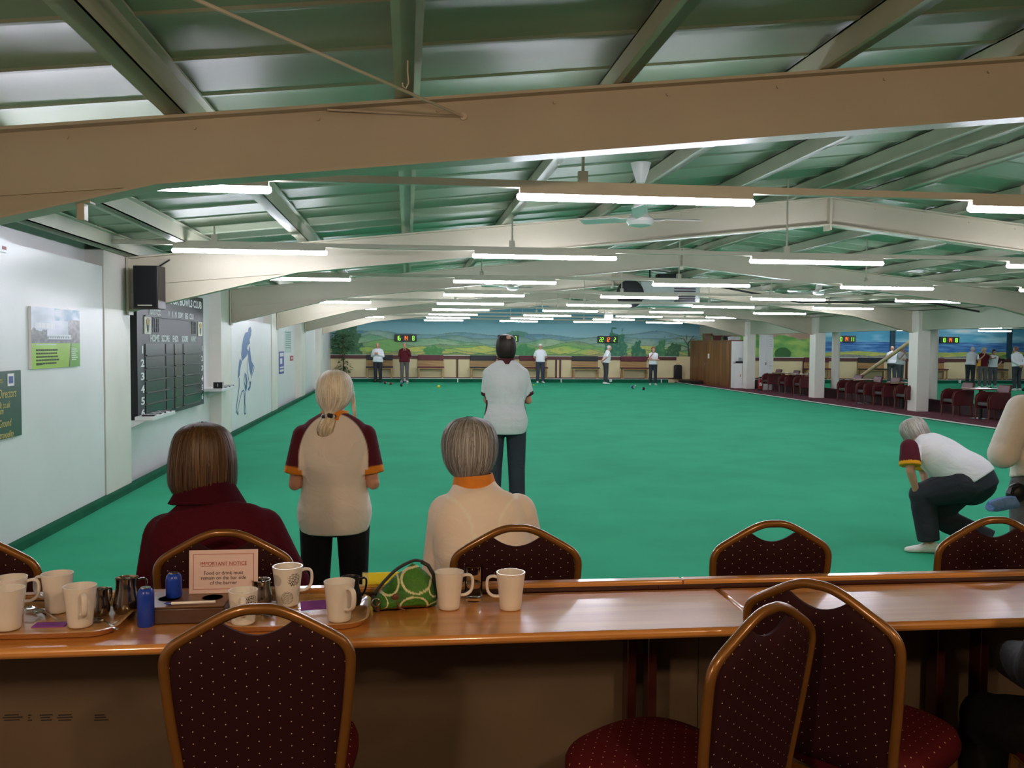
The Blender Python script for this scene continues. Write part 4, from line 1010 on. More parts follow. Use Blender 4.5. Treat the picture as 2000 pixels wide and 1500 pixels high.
# sign holder, notice, pen
t = thing('condiment_holder', 'dark wooden condiment holder with round wells in front of the notice', 'holder', (-.6175, 2.625, CZ))
m_hold = MWOOD('dark holder wood', (46, 26, 18), (84, 52, 32), .35, (1, 6, 6))
MB().box(-.1175, .1175, -.095, .085, 0, .044).build('base', m_hold, t, bevel=.004)
MB().box(-.1125, .1125, -.088, .078, .044, .0465).build('top', MWOOD('holder top wood', (96, 62, 34), (136, 92, 54), .3, (1, 6, 6)), t, bevel=.001)
for x in (-.055, .065): MB().lathe([(.028, .0467), (.030, .0472), (.031, .0467)], 28, c=(x, .0, 0)).lathe([(.002, .0468), (.028, .0468)], 28, c=(x, 0, 0)).build('well', m_hold, t)
shaker(340, 1165, CZ+.048, .070, 'short blue plastic shaker standing in the dark holder by the notice')
a = on_z(446-5, 1158, CZ+.05)
t = thing('ballpoint_pen', 'white pen with blue tip lying on the dark holder', 'pen', (-.60, 2.56, CZ+.0515), .05)
MB().tube([(-.05, 0, 0), (.068, 0, 0)], .004, 8).build('barrel', m_white, t); MB().tube([(-.07, 0, 0), (-.06, 0, 0), (-.05, 0, 0)], [.001, .003, .004], 8).build('tip', m_bplastic, t)
p = on_z(393, 1200, CZ)
t = thing('bulldog_clip', 'small black clip lying on the counter before the dark holder', 'clip', (p.x, p.y, CZ), -.3); MB().prism([(-.022, 0), (.022, 0), (.012, .008), (-.01, .009)], lambda u, v, w: (u, w, v), -.008, .008).build('body', m_dark, t); MB().tube([(-.02, -.004, .004), (-.035, 0, .006), (-.02, .004, .004)], .0015, 6).build('loop', m_dark, t)
a = on_y(369, 1147, 2.665); b = on_y(503, 1075, 2.665)
t = thing('notice_sign', 'small printed sign headed IMPORTANT NOTICE standing on the dark holder', 'sign', ((a.x+b.x)/2, 2.665, CZ+.0475)); t.rotation_euler = (-.06, 0, -.0)
w = (b.x-a.x)/2; h = b.z-(CZ+.0475)+.002
MB().box(-w, w, 0, .002, 0, h).build('card', M('pink white card', (226, 200, 196), .5, var=.02), t)
m_redink = M('red print', (170, 60, 62), .6, var=0); m_blk = M('black print', (40, 34, 38), .6, var=0)
mb = MB(); e = .012
for z in (.012, h-.012): mb.box(-w+e, w-e, -.0006, 0, z-.0006, z+.0006)
for x in (-w+e, w-e): mb.box(x-.0006, x+.0006, -.0006, 0, .012, h-.012)
mb.box(-.064, .064, -.0006, 0, h-.0475, h-.0468); mb.build('border', m_redink, t)
text('heading', 'IMPORTANT NOTICE', .0150, m_redink, t, (0, -.0006, h-.040), FACE_CAM, .92, depth=.0002)
for i, s in enumerate(('Food or drink must', 'remain on the bar side', 'of the barrier')): text('wording', s, .0148, m_blk, t, (0, -.0006, h-.067-.0142*i), FACE_CAM, .95, depth=.0002)
# green patterned bag
p = on_z(795, 1192, CZ)
t = thing('zip_pouch', 'green zipped pouch with cream ring pattern beside the white mug', 'bag', (p.x-.008, p.y+.03, CZ), .12)
RG = [(.034, .088, .042, .032), (-.052, .086, .030, .034), (.092, .062, .022, .026), (.022, .014, .038, .028), (-.075, .03, .02, .02), (.085, -.002, .022, .02), (-.02, .138, .02, .014)]
def pouch_col(c):
    for cx, cz, rx, rz in RG:
        d = math.hypot((c.x-cx)/rx, (c.z-cz)/rz)
        if 1 < d < 1.16: return L3((214, 212, 168))
    if abs(c.z-.004-.012*math.cos(c.x*30)) < .003: return L3((120, 66, 44))
    return L3(mixc((44, 92, 30), (70, 124, 46), .5+nz(c.x*12, c.z*12, c.y*12)))
mb = MB(); rg = []
for k in range(131):
    u = k/130; x = lerp(-.092, .094, u)
    e = (1-abs(2*u-1)**3.2)
    H = (.046+.082*(u/.62) if u < .62 else .128-.028*(u-.62)/.38)*(.42+.58*e**.6); D = .062*(.25+.75*e**.7)
    ring = []
    for j in range(120):
        q = 2*PI*j/120; cy, sz = math.cos(q), math.sin(q)
        zz = max(0, .5+.5*(abs(sz)**.8)*(1 if sz > 0 else -1)); yy = cy*D*(1.08-.72*zz**1.4)
        wob = .003*nz(x*25, j*.14, 2)
        ring.append((x, yy+wob, .002+zz*H+wob*zz))
    rg.append(ring)
mb.rings(rg).build('pouch_body', MVC('pouch fabric', .55, .3, 25), t, smooth=70, colfn=pouch_col)
m_strap = M('dark grey webbing', (48, 50, 48), .8)
MB().tube(soft([(-.088, -.01, .05), (-.06, -.005, .082), (-.02, 0, .117), (.025, 0, .138), (.05, 0, .136)]), .011, 8, up=(0, 1, 0), sx=1.1, sy=.35).build('strap', m_strap, t)
MB().tube([(.05, 0, .134), (.07, -.002, .122), (.086, 0, .095), (.094, 0, .05), (.092, 0, .02)], .006, 8).tube([(-.092, -.012, .045), (-.094, -.02, .02), (-.08, -.03, .004)], .006, 8).build('piping', m_strap, t)
m_leather = M('brown leather', (96, 52, 34), .5)
MB().ell((-.03, -.048, .045), (.012, .005, .011)).tube([(-.03, -.05, .036), (-.022, -.056, .018), (-.005, -.058, .008)], .003, 6).build('zip_pull', m_leather, t)
MB().lathe([(.011, 0), (.014, .002), (.011, .004), (.009, .002)], 18, closed=True).xf(Matrix.Translation((-.086, -.035, .03)) @ Matrix.Rotation(PI/2, 4, 'X')).build('ring', m_steel, t)
MB().prism([(0, 0), (.008, 0), (.010, -.03), (.002, -.028)], lambda u, v, w: (-.085+u, -.037+w, .032+v), 0, .003).build('tag', m_leather, t)
# yellow booklet standing behind the pouch
a = on_y(708, 1138, 2.795); b = on_y(783, 1115, 2.795)
t = thing('yellow_booklet', 'yellow booklet on the barrier cap behind the green pouch', 'booklet', ((a.x+b.x)/2, 2.80, .926)); w = (b.x-a.x)/2
MB().box(-w, w, -.006, .006, 0, .038).build('cover', M('yellow card', (244, 232, 60), .5), t, bevel=.002); MB().box(-w, -w+.018, -.0075, .007, 0, .038).build('spine', M('pale yellow tape', (222, 216, 140), .5), t)

# ------------------------------------------------------------------ tub chairs, tables, pole
m_tub = M('maroon leatherette', (86, 30, 32), .42, var=.08, vs=5); m_tubd = M('dark seat leather', (58, 50, 48), .5, var=.06)
m_legw = MWOOD('reddish leg wood', (70, 28, 18), (112, 52, 34), .35, (4, 4, 1))
def tub(lab, loc, rz):
    t = thing('tub_armchair', lab, 'armchair', loc, rz, 'maroon armchairs beside the green')
    MB().box(-.20, .20, .0, .45, .34, .43).build('seat', m_tubd, t, bevel=.02)
    mb = MB(); rg = []
    for z, w, y in ((.30, .2, -.02), (.5, .215, -.03), (.70, .22, -.06), (.80, .215, -.09), (.825, .19, -.095)): rg.append([(-w, y-.03, z), (w, y-.03, z), (w, y+.03, z), (-w, y+.03, z)])
    mb.rings(rg).build('backrest', m_tub, t, bevel=.015)
    for s in (-1, 1):
        pr = [(-.04, .28), (.46, .28), (.47, .50), (.44, .58), (.36, .635), (.24, .655), (.05, .66), (-.06, .65)]
        MB().prism(pr, lambda u, v, w: (s*.235+w, u, v), -.03, .03).build('arm', m_tub, t, bevel=.012)
        for y in (.44, .0): 
            MB().tube([(s*.235, y, .30), (s*.24, y+(.015 if y else -.03), 0)], [.022, .016], 8).build('leg', m_legw, t)
        MB().tube([(s*.235, .475, .28), (s*.235, .482, .50), (s*.235, .45, .59), (s*.235, .36, .648), (s*.235, .24, .668)], .013, 6).build('arm_rail', m_legw, t)
    return t
m_ttop = MWOOD('table top wood', (96, 62, 44), (140, 98, 72), .3, (1, 5, 5))
def ptable(loc, lab, w=.30):
    t = thing('pedestal_table', lab, 'table', loc, 0, 'small tables by the green')
    MB().box(-w, w, -w, w, .685, .715).build('table_top', m_ttop, t, bevel=.006)
    MB().tube([(0, 0, .02), (0, 0, .685)], .045, 12).build('pedestal', m_dark, t)
    MB().lathe([(.02, 0), (.24, 0), (.24, .008), (.06, .03), (.02, .03)], 24).build('base', m_dark, t)
    return t
cy = [(20.2, 'next to the square column on the bar side'), (18.9, 'second on the bar side of the square column'), (17.65, 'third on the bar side of the square column'), (16.4, 'fourth on the bar side of the square column'),
      (22.35, 'just beyond the square column'), (23.45, 'second beyond the square column'), (24.4, 'third beyond the square column'), (25.55, 'fourth beyond the square column'), (28.75, 'first beyond the pale column'), (29.95, 'second beyond the pale column'), (31.45, 'third beyond the pale column, by the extinguisher')]
c0 = None
for y, lab in cy:
    l = 'maroon leather armchair facing the green, '+lab
    if c0 is None: c0 = tub(l, (13.40, y, .012), PI/2)
    else: dup(c0, (13.42 if y < 28 else 13.46, y, .012), PI/2+random.uniform(-.06, .06), l)
t0 = None
for x, y, lab in ((13.36, 19.55, 'small wooden pedestal table on the bar side of the square column'), (13.36, 17.05, 'small wooden pedestal table farthest on the bar side of the square column'), (13.36, 22.9, 'small wooden pedestal table first beyond the square column'), (13.36, 24.97, 'small wooden pedestal table second beyond the square column'), (13.4, 29.35, 'small wooden pedestal table just beyond the pale column'), (13.4, 30.75, 'small wooden pedestal table by the extinguisher end')):
    if t0 is None: t0 = ptable((x, y, .012), lab)
    else: dup(t0, (x, y, .012), label=lab)
a = on_x(1677, 738, 13.93); b = on_x(1787, 661, 13.62)
t = thing('wooden_pole', 'long pale wooden pole slanting up to the square column', 'pole', (0, 0, 0)); d = (b-a).normalized()
MB().tube([a, b], .055, 12).build('shaft', MWOOD('pale pole wood', (196, 170, 120), (226, 204, 158), .4, (3, 3, 3)), t); MB().tube([a-d*.02, a+d*.05], .06, 12).build('end_cap', m_trimw, t)
# ------------------------------------------------------------------ people
V = Vector
m_skin = M('skin', (206, 152, 126), .5, var=.05, vs=14, bump=.03, bs=90); m_eye = M('dark eye', (40, 34, 32), .3, var=0); m_lip = M('lips', (164, 96, 88), .5, var=0)
m_cloth = MVC('woven cloth', .85, .28, 6.5, .0, sheen=.0); m_fleece = MVC('fleece cloth', .98, .30, 8, .25, sheen=.0, spec=.1); m_trouser = MVC('trouser cloth', .9, .28, 7)
m_hairvc = MVC('hair strands', .45, 0, 20, 0, spec=.4)
def stand(h=1.7, bw=1., belly=0.):
    s = h/1.7
    P = dict(h=h, s=s)
    P['spine'] = [(V((0, -.005, .82))*s, .150*bw*s, .105*s), (V((0, -.015, .93))*s, .178*bw*s, (.125+belly*.3)*s), (V((0, .005+belly*.3, 1.07))*s, .158*bw*s, (.110+belly)*s), (V((0, 0, 1.25))*s, .176*bw*s, (.122+belly*.3)*s), (V((0, -.01, 1.36))*s, .172*bw*s, .100*s), (V((0, -.02, 1.428))*s, .128*bw*s, .075*s), (V((0, -.015, 1.475))*s, .062*s, .060*s)]
    P['rv'] = V((1, 0, 0)); P['neck'] = V((0, -.015, 1.44))*s; P['head'] = V((0, .015, 1.588))*s; P['hrot'] = Matrix.Identity(3)
    for k, sg in (('L', -1), ('R', 1)):
        P['arm'+k] = [V((sg*.165*bw, -.01, 1.365))*s, V((sg*.225*bw, -.02, 1.09))*s, V((sg*.235*bw, .05, .86))*s]
        P['leg'+k] = [V((sg*.092*bw, 0, .90))*s, V((sg*.105, .01, .49))*s, V((sg*.115, -.02, .085))*s, V((sg*.16, 1, 0)).normalized()]
        P['hand'+k] = (V((0, .15, -1)).normalized(), V((-sg, 0, 0)), .35)
    return P
def torso(mb, P, t0, t1, infl, n=14, seg=28, flare=0.):
    sp = P['spine']; k = len(sp)-1; rg = []
    def at(t):
        f = max(0, min(k-1e-6, t*k)); i = int(f); u = f-i
        def cr(a, b, c, d): return .5*((2*b)+(c-a)*u+(2*a-5*b+4*c-d)*u*u+(3*b-a-3*c+d)*u**3)
        I = lambda j: sp[max(0, min(k, j))]
        return cr(I(i-1)[0], I(i)[0], I(i+1)[0], I(i+2)[0]), cr(I(i-1)[1], I(i)[1], I(i+1)[1], I(i+2)[1]), cr(I(i-1)[2], I(i)[2], I(i+1)[2], I(i+2)[2])
    rv0 = P.get('rv0', P['rv'])
    for j in range(n+1):
        t = lerp(t0, t1, j/n); p, w, d = at(t); q, _, _ = at(min(1, t+.03)); o, _, _ = at(max(0, t-.03))
        tg = (q-o).normalized(); r = (rv0*(1-t)+P['rv']*t); r = (r-tg*r.dot(tg)).normalized(); f = tg.cross(r)
        ex = infl*(1 if t < .9 else .6)+flare*max(0, .35-t)
        rg.append([p+r*math.copysign(abs(math.cos(a))**.85, math.cos(a))*(w+ex)+f*math.copysign(abs(math.sin(a))**.9, math.sin(a))*(d+ex) for a in [2*PI*m/seg for m in range(seg)]])
    mb.rings(rg)
def limb(mb, pts, rs, n=14, openend=False):
    P2 = []; R2 = []
    for (a, b), (ra, rb) in zip(zip(pts, pts[1:]), zip(rs, rs[1:])):
        for u in (0, .25, .5, .75): P2.append(lerp(a, b, u)); R2.append(lerp(ra, rb, u))
    P2.append(pts[-1]); R2.append(rs[-1])
    mb.tube(P2, R2, n)
    for p, r in (list(zip(pts, rs))[:-1] if openend else zip(pts, rs)): mb.ell(p, (r, r, r), nu=14, nv=10)
def hand(mb, wrist, d, nrm, side, s=1., curl=.35):
    d = d.normalized(); nrm = (nrm-d*nrm.dot(d)).normalized(); ac = d.cross(nrm)*side
    Lp = .088*s
    rg = []
    for t, w, th in ((-.01, .024, .018), (.02, .03, .017), (.05, .038, .015), (.08, .040, .013), (.09, .036, .010)):
        c = wrist+d*t*s; rg.append([c+ac*math.cos(a)*w*s+nrm*math.sin(a)*th*s for a in [2*PI*k/12 for k in range(12)]])
    mb.rings(rg)
    for i, (o, L) in enumerate(((.030, .072), (.010, .080), (-.010, .074), (-.029, .058))):
        p = wrist+d*Lp*.93+ac*o*s; dd = d.copy(); pts = [p-d*.015*s, p]; c = curl
        for fr in (.45, .32, .23):
            dd = (dd*math.cos(c)+nrm*math.sin(c)).normalized()
            p = p+dd*L*fr*s; pts.append(p); nn = nrm; c = curl*.9
            nrm2 = nrm; 
        mb.tube(pts, [.009*s, .0095*s, .0085*s, .0075*s, .005*s], 8)
    p = wrist+d*.022*s+ac*.026*s
    t1 = (d*.55+ac*.75+nrm*.25).normalized(); t2 = (d*.85+ac*.25+nrm*.4).normalized()
    mb.tube([p-t1*.01*s, p+t1*.035*s, p+t1*.035*s+t2*.03*s, p+t1*.035*s+t2*.052*s], [.012*s, .0115*s, .010*s, .006*s], 8)
def head_mesh(s, vox):
    a = MB()
    a.ell((0, -.008, .025), (.074, .094, .092)); a.ell((0, .022, -.045), (.058, .066, .062)); a.ell((0, .05, -.078), (.032, .035, .028)); a.ell((0, .045, .02), (.066, .05, .062))
    a.ell((0, .098, -.022), (.013, .018, .014)); a.tube([(0, .082, .018), (0, .100, -.018)], [.008, .012], 8)
    for g in (-1, 1):
        a.ell((g*.077, -.008, -.012), (.008, .018, .030), rot=Matrix.Rotation(g*.25, 3, 'Z')); a.ell((g*.04, .068, -.022), (.022, .022, .02)); a.ell((g*.03, .085, .030), (.026, .010, .008))
    a.tube([(0, -.018, -.16), (0, -.012, -.09), (0, -.01, -.04)], [.057, .054, .05], 16)
    m = remesh(a, vox, 2)
    for g in (-1, 1): m.ell((g*.031, .086, .010), (.011, .006, .006), mi=1, nu=8, nv=6)
    m.ell((0, .088, -.055), (.022, .007, .005), mi=2, nu=8, nv=6)
    m.v = [tuple(c*s for c in v) for v in m.v]; return m
def recolor(mb, fn): mb.c = [fn(V(v)) for v in mb.v]
def flat(rgb): 
    c = L3(rgb); return lambda v: c
def noisy(rgb, amt=.12, sc=6.):
    c = L3(rgb)
    return lambda v: tuple(x*(1+amt*nz(v.x*sc, v.y*sc, v.z*sc)) for x in c)
def collar(P, rgb, par, s, h=.045, r=.066, tilt=.02, off=(0, 0, 0)):
    c = P['neck']+V((0, 0, .022*s))+V(off); mb = MB(); up = (P['head']-P['neck']).normalized(); up = (up+V((0, -.1, .6))).normalized()
    rr = P['rv']; f = up.cross(rr).normalized(); rr = f.cross(up)
    prof = [(r, h*.5), (r+.006, h*.52), (r+.020, -h*.6), (r+.014, -h*.7), (r-.004, -h*.3)]
    rg = [[c+(rr*math.cos(a)*q+f*math.sin(a)*q*1.02)*s+up*(z-(.03 if math.sin(a) > .6 else 0)*(math.sin(a)-.6)*2)*s for q, z in prof] for a in [2*PI*k/36 for k in range(36)]]
    n = 5; mb.add([p for q in rg for p in q], [(i*n+j, i*n+(j+1) % n, ((i+1) % 36)*n+(j+1) % n, ((i+1) % 36)*n+j) for i in range(36) for j in range(n)])
    return mb.build('collar', M('collar %d %d %d' % rgb, rgb, .8, var=.06, vs=30), par, smooth=60)
def shoe(par, ank, d, s, rgb, floor=0.):
    d = V((d.x, d.y, 0)).normalized(); r = V((d.y, -d.x, 0)); b = V((ank.x, ank.y, floor)); rg = []
    for x, w, h0, h1 in ((-.085, .018, .01, .05), (-.075, .032, .0, .075), (-.03, .038, 0, .095), (.02, .040, 0, .085), (.07, .044, 0, .060), (.12, .046, 0, .048), (.16, .038, .002, .040), (.182, .018, .008, .03)):
        rg.append([b+d*x*s+r*math.copysign(abs(math.cos(a))**.7, math.cos(a))*w*s+V((0, 0, (h0+h1)/2*s+math.copysign(abs(math.sin(a))**.75, math.sin(a))*(h1-h0)/2*s)) for a in [2*PI*k/16 for k in range(16)]])
    o = MB().rings(rg).build('shoe', M('shoe %d %d %d' % rgb, rgb, .5, var=.04, vs=20), par, smooth=60)
    return o
def hair_cap(par, P, s, rgb, kind='short'):
    """compact hair for the smaller figures"""
    a = MB(); H = P['head']; Rm = P['hrot']
    if kind == 'short': parts = [((0, -.020, .040), (.083, .097, .085)), ((0, -.045, -.005), (.079, .066, .065))]
    elif kind == 'thin': parts = [((0, -.022, .030), (.080, .093, .082)), ((0, -.04, -.01), (.080, .062, .055))]
    elif kind == 'full': parts = [((0, -.016, .045), (.094, .105, .090)), ((0, -.04, -.02), (.092, .075, .085)), ((0, .045, .07), (.06, .04, .035))]
    for c, r in parts: a.ell(V(c)*s, V(r)*s)
    m = remesh(a, .010*s, 2); rnd = random.random()*9
    m.v = [tuple(H+Rm @ (V(v)*(1+.035*nz(v[0]*40, v[1]*40, v[2]*18+rnd)))) for v in m.v]
    c = L3(rgb); recolor(m, lambda v: tuple(x*(1+.5*nz(v.x*60, v.y*60, v.z*14)) for x in c))
    return m.build('hair', m_hairvc, par, smooth=180)
def strands(prof, N, L, rgbs, seed=1, wid=.0028, wander=.05, jit=.006, start=.0, trim=.12, mask=None):
    """hair as a shell of many fine locks: prof = [(x-radius, y-radius, x-centre, y-centre, z)] from the crown down"""
    random.seed(seed); K = len(prof)-1
    def at(t, th):
        f = min(K-1e-6, t*K); i = int(f); u = f-i; a, b = prof[i], prof[i+1]; z0_, z3_ = prof[max(0, i-1)], prof[min(K, i+2)]
        rx, ry, cx, cy, z = [.5*((2*q)+(r_-p)*u+(2*p-5*q+4*r_-w_)*u*u+(3*q-p-3*r_+w_)*u**3) for p, q, r_, w_ in zip(z0_, a, b, z3_)]
        return V((cx+rx*math.cos(th), cy+ry*math.sin(th), z))
    mb = MB(); cols = []; nseg = 12
    cs = [L3(c) for c in rgbs]; av = tuple(sum(c[i] for c in cs)/len(cs) for i in range(3))
    # solid inner shell
    n = 48; base = [[at(min(.9999, j/40), 2*PI*k/n)*1. for k in range(n)] for j in range(41)]
    mb.rings(base); d = tuple(x*.72 for x in cs[0]); cols += [d]*len(mb.v)
    for i in range(N):
        th = random.uniform(0, 2*PI)
        if mask and not mask(th): continue
        t0 = start+random.random()**1.5*.35; t1 = 1-random.random()*trim+random.random()*.04; jr = 1+random.uniform(-.2, 1)*jit*10; ph = random.uniform(0, 6); w = wid*random.uniform(.6, 1.5)
        c = mixc(mixc(random.choice(cs), random.choice(cs), random.random()), av, .35); wa = random.gauss(0, wander)
        off_ = random.random()**2*jit*1.9; o = len(mb.v)
        for j in range(nseg+1):
            u = j/nseg; t = lerp(t0, t1, u); tt = th+wa*u+.02*math.sin(u*5+ph)
            p = at(min(t, .9999), tt); cen = V((prof[min(K, int(t*K))][2], prof[min(K, int(t*K))][3], p.z-.01)); out = (p-cen).normalized()
            p = p+out*(.0015+off_*(.25+.75*u)+.003*math.sin(u*3+ph))
            tg = V((-math.sin(tt), math.cos(tt), 0)); ww = w*(1-.6*u**4)
            mb.v += [tuple(p-tg*ww), tuple(p+tg*ww)]; k = .75+.5*math.sin(u*2.6+ph*.3)**2
            cols += [tuple(x*k for x in c)]*2
        mb.f += [(o+2*j, o+2*j+1, o+2*j+3, o+2*j+2) for j in range(nseg)]; mb.m += [0]*nseg
    mb.c = cols; return mb
def person(label, loc, yaw, P, top=None, trousers=(44, 46, 52), shoes=(225, 222, 214), hair=None, collar_c=None, group=None, vox=.014, sleeve='short', fleece=False, hem=.16, loose=.016, shoefloor=0., bodyparts=True, skin=None, sl_r=None, leg_r=(.104, .078, .066), trouser_top=.26, cvox=None, seat=(), ck=None):
    s = P['s']
    # body
    a = MB(); torso(a, P, 0, 1, -.012*s)
    for k in 'LR':
        A = P['arm'+k]; limb(a, A, [.045*s, .037*s, .026*s]); Lg = P['leg'+k]; limb(a, Lg[:3], [.085*s, .055*s, .038*s])
    a.tube([P['neck']-V((0, 0, .02)), lerp(P['neck'], P['head'], .6)], [.058*s, .052*s], 14)
    body = remesh(a, vox, 3)
    hd = head_mesh(s, .0085 if vox < .012 else .012); hd.v = [tuple(P['head']+P['hrot'] @ V(v)) for v in hd.v]
    body.join(hd)
    for k, sg in (('L', -1), ('R', 1)):
        d, nr, cu = P['hand'+k]; hand(body, P['arm'+k][2], d, nr, sg, s*1.0, cu)
    o = body.build('person', [skin or m_skin, m_eye, m_lip], None, smooth=180)
    o.location = loc; o.rotation_euler = (0, 0, yaw); tag(o, label, 'person', group)
    # top
    if top:
        b = MB(); torso(b, P, hem, .965, loose*s, n=18, flare=.03*s)
        for k in 'LR':
            S, E_, W = P['arm'+k]
            r0, r1, r2 = sl_r or ((.058, .064, .05) if sleeve == 'short' else (.060, .055, .042))
            if sleeve == 'short': limb(b, [S, lerp(S, E_, .4), lerp(S, E_, .80)], [r0*s, (r0+r1)/2*s, r1*s], openend=True)
            elif sleeve == 'long': limb(b, [S, E_, lerp(E_, W, .97)], [r0*s, r1*s, r2*s], openend=True)
            elif sleeve == 'none': b.ell(S, (.06*s,)*3)
        m = remesh(b, cvox or vox*.8, 6 if not cvox else 10); recolor(m, top)
        m.build('shirt' if not fleece else 'fleece_jacket', m_fleece if fleece else m_cloth, o, smooth=180)
    b = MB(); torso(b, P, 0, trouser_top, .008*s, n=8)
    for c_, r_ in seat: b.ell(c_, r_, nu=20, nv=14)
    for k in 'LR':
        H, K, A, d = P['leg'+k]; limb(b, [H, K, lerp(K, A, .97)], [r*s for r in leg_r], openend=True)
    m = remesh(b, vox*.9, 3); recolor(m, noisy(trousers, .25, 5)); m.build('trousers', m_trouser, o, smooth=180)
    for k in 'LR':
        H, K, A, d = P['leg'+k]; shoe(o, A, d, s*1.02, shoes, A.z-.085*s if shoefloor is None else shoefloor)
    if collar_c: collar(P, collar_c, o, s, **(ck or {}))
    if hair: hair_cap(o, P, s, hair[1], hair[0])
    return o
def turn(yaw=0, pitch=0, roll=0): return Matrix.Rotation(yaw, 3, 'Z') @ Matrix.Rotation(pitch, 3, 'X') @ Matrix.Rotation(roll, 3, 'Y')

# --- standing woman with the pale ponytail
s = 1.54/1.7
P = stand(1.54, 1.06)
for k, sg in (('L', -1), ('R', 1)):
    P['arm'+k] = [V((sg*.152, -.01, 1.222)), V((sg*.190, -.03, .985)), V((sg*.085, .19, .985))]; P['hand'+k] = (V((-sg*.7, .5, .05)), V((0, -.3, 1)), .5)
    P['leg'+k][0].x *= 1.0
c_grey, c_mar, c_or = L3((240, 230, 220)), L3((84, 20, 34)), L3((226, 138, 40))
def smo(a, b, x): t = max(0, min(1, (x-a)/(b-a))); return t*t*(3-2*t)
def ptop(v):
    ax = abs(v.x); arm0, e, _ = P['armL'] if v.x < 0 else P['armR']; d = e-arm0; u = d.normalized()
    t = (v-arm0).dot(u)/d.length; dist = ((v-arm0)-u*(v-arm0).dot(u)).length
    body = tuple(x*(1+.06*nz(v.x*5, v.y*5, v.z*9)) for x in c_grey)
    k = (ax/.166)**2+((max(v.z, 1.12)-1.12)/.215)**2
    m = smo(.96, 1.04, k) if v.z > 1.06 else (smo(.0, 1, 1) if (dist < .085 and ax > .150 and t < .9) else 0)
    if dist > .1 and v.z < 1.15: m = 0
    sl = mixc(c_mar, c_or, smo(.63, .66, t))
    return mixc(body, sl, m)
o = person('woman standing at the green with pale blonde ponytail and maroon raglan sleeves', (-.355, 4.5, 0), 0, P, ptop, (18, 18, 22), (30, 28, 28), None, (226, 138, 40), vox=.0095, cvox=.0062, sleeve='short', loose=.010, hem=.03, leg_r=(.096, .075, .066), trouser_top=.36, sl_r=(.060, .072, .05))
H = P['head']
blond = [(255, 250, 236), (246, 236, 214), (226, 212, 186), (255, 253, 246)]
pr = [(.012, .012, 0, -.02, .118), (.046, .055, 0, -.02, .108), (.075, .090, 0, -.018, .080), (.090, .106, 0, -.015, .035), (.0905, .104, 0, -.018, -.01), (.083, .090, -.002, -.028, -.045), (.064, .068, -.006, -.042, -.078), (.036, .038, -.014, -.066, -.104), (.022, .022, -.020, -.084, -.118)]
mb = strands([tuple(x*s*1.03 if i != 4 else x*s*1.0 for i, x in enumerate(q)) for q in pr], 2600, 1, blond, 3, .0017, .10, .004, trim=.02)
tl = strands([(.020, .018, -.020, -.086, -.114), (.034, .026, -.026, -.100, -.140), (.038, .028, -.034, -.104, -.172), (.032, .022, -.040, -.102, -.205), (.012, .008, -.042, -.100, -.226)], 240, 1, blond[1:3]+[(224, 206, 168)], 5, .0026, .2, .002, trim=.3)
c2 = tl.c; mb.c += c2; mb.join(tl)
sd = strands([(.01, .012, .082, .02, .0), (.008, .012, .088, .024, -.06), (.006, .012, .094, .026, -.12), (.003, .006, .100, .024, -.17)], 60, 1, blond, 8, .002, .2, .002, trim=.3)
c3 = sd.c; mb.c += c3; mb.join(sd)
mb.v = [tuple(H+V(v)) for v in mb.v]; mb.build('hair', m_hairvc, o, smooth=180, fix=False)
sc = MB()
for k in range(16):
    a = 2*PI*k/16; sc.ell(H+V((-.020, -.088, -.115))+V((.028*math.cos(a), .024*math.sin(a), .004*math.sin(3*a))), (.011, .011, .012), mi=[0, 0, 1][k % 3], nu=8, nv=6)
sc.build('scrunchie', [m_dark, M('scrunchie dot', (200, 190, 190), .6, var=0)], o)

# --- seated woman in maroon fleece
def seated(hx, sx, z_seat, dy, hgt, width, knee=.42):
    P = dict(s=.95, h=1.6); P['rv'] = V((1, 0, 0)); P['rv0'] = V((1, 0, 0))
    return P
def mk_seated(cx, head, neck, shL, shR, elL, elR, wrL, wrR, hip, w, d, zs=.60, s=.97):
    P = dict(s=s, h=1.6); chest = lerp(hip, neck, .55)
    P['rv0'] = V((1, 0, 0)); P['rv'] = (shR-shL).normalized(); P['neck'] = neck; P['head'] = head; P['hrot'] = Matrix.Identity(3)
    P['spine'] = [(hip+V((0, .05, -.06)), w*.95, d), (hip+V((0, .0, .03)), w*1.04, d*1.12), (lerp(hip, neck, .28)+V((0, -.05, 0)), w*.98, d*1.05), (chest+V((0, -.055, 0)), w*1.0, d*1.0), (lerp(hip, neck, .82)+V((0, -.045, 0)), w*.95, d*.82), (lerp(hip, neck, .93)+V((0, -.02, 0)), w*.62, d*.62), (neck+V((0, 0, .03)), .064, .064)]
    P['armL'] = [shL, elL, wrL]; P['armR'] = [shR, elR, wrR]
    for k, sg in (('L', -1), ('R', 1)):
        h0 = hip+V((sg*.10, .02, -.0)); P['leg'+k] = [h0, V((hip.x+sg*.13, hip.y+.42, zs-.03)), V((hip.x+sg*.13, hip.y+.44, ZF+.085)), V((sg*.1, 1, 0))]
        P['hand'+k] = (V((-sg*.5, .6, -.1)), V((-sg*.2, 0, -1)), .45)
    return P
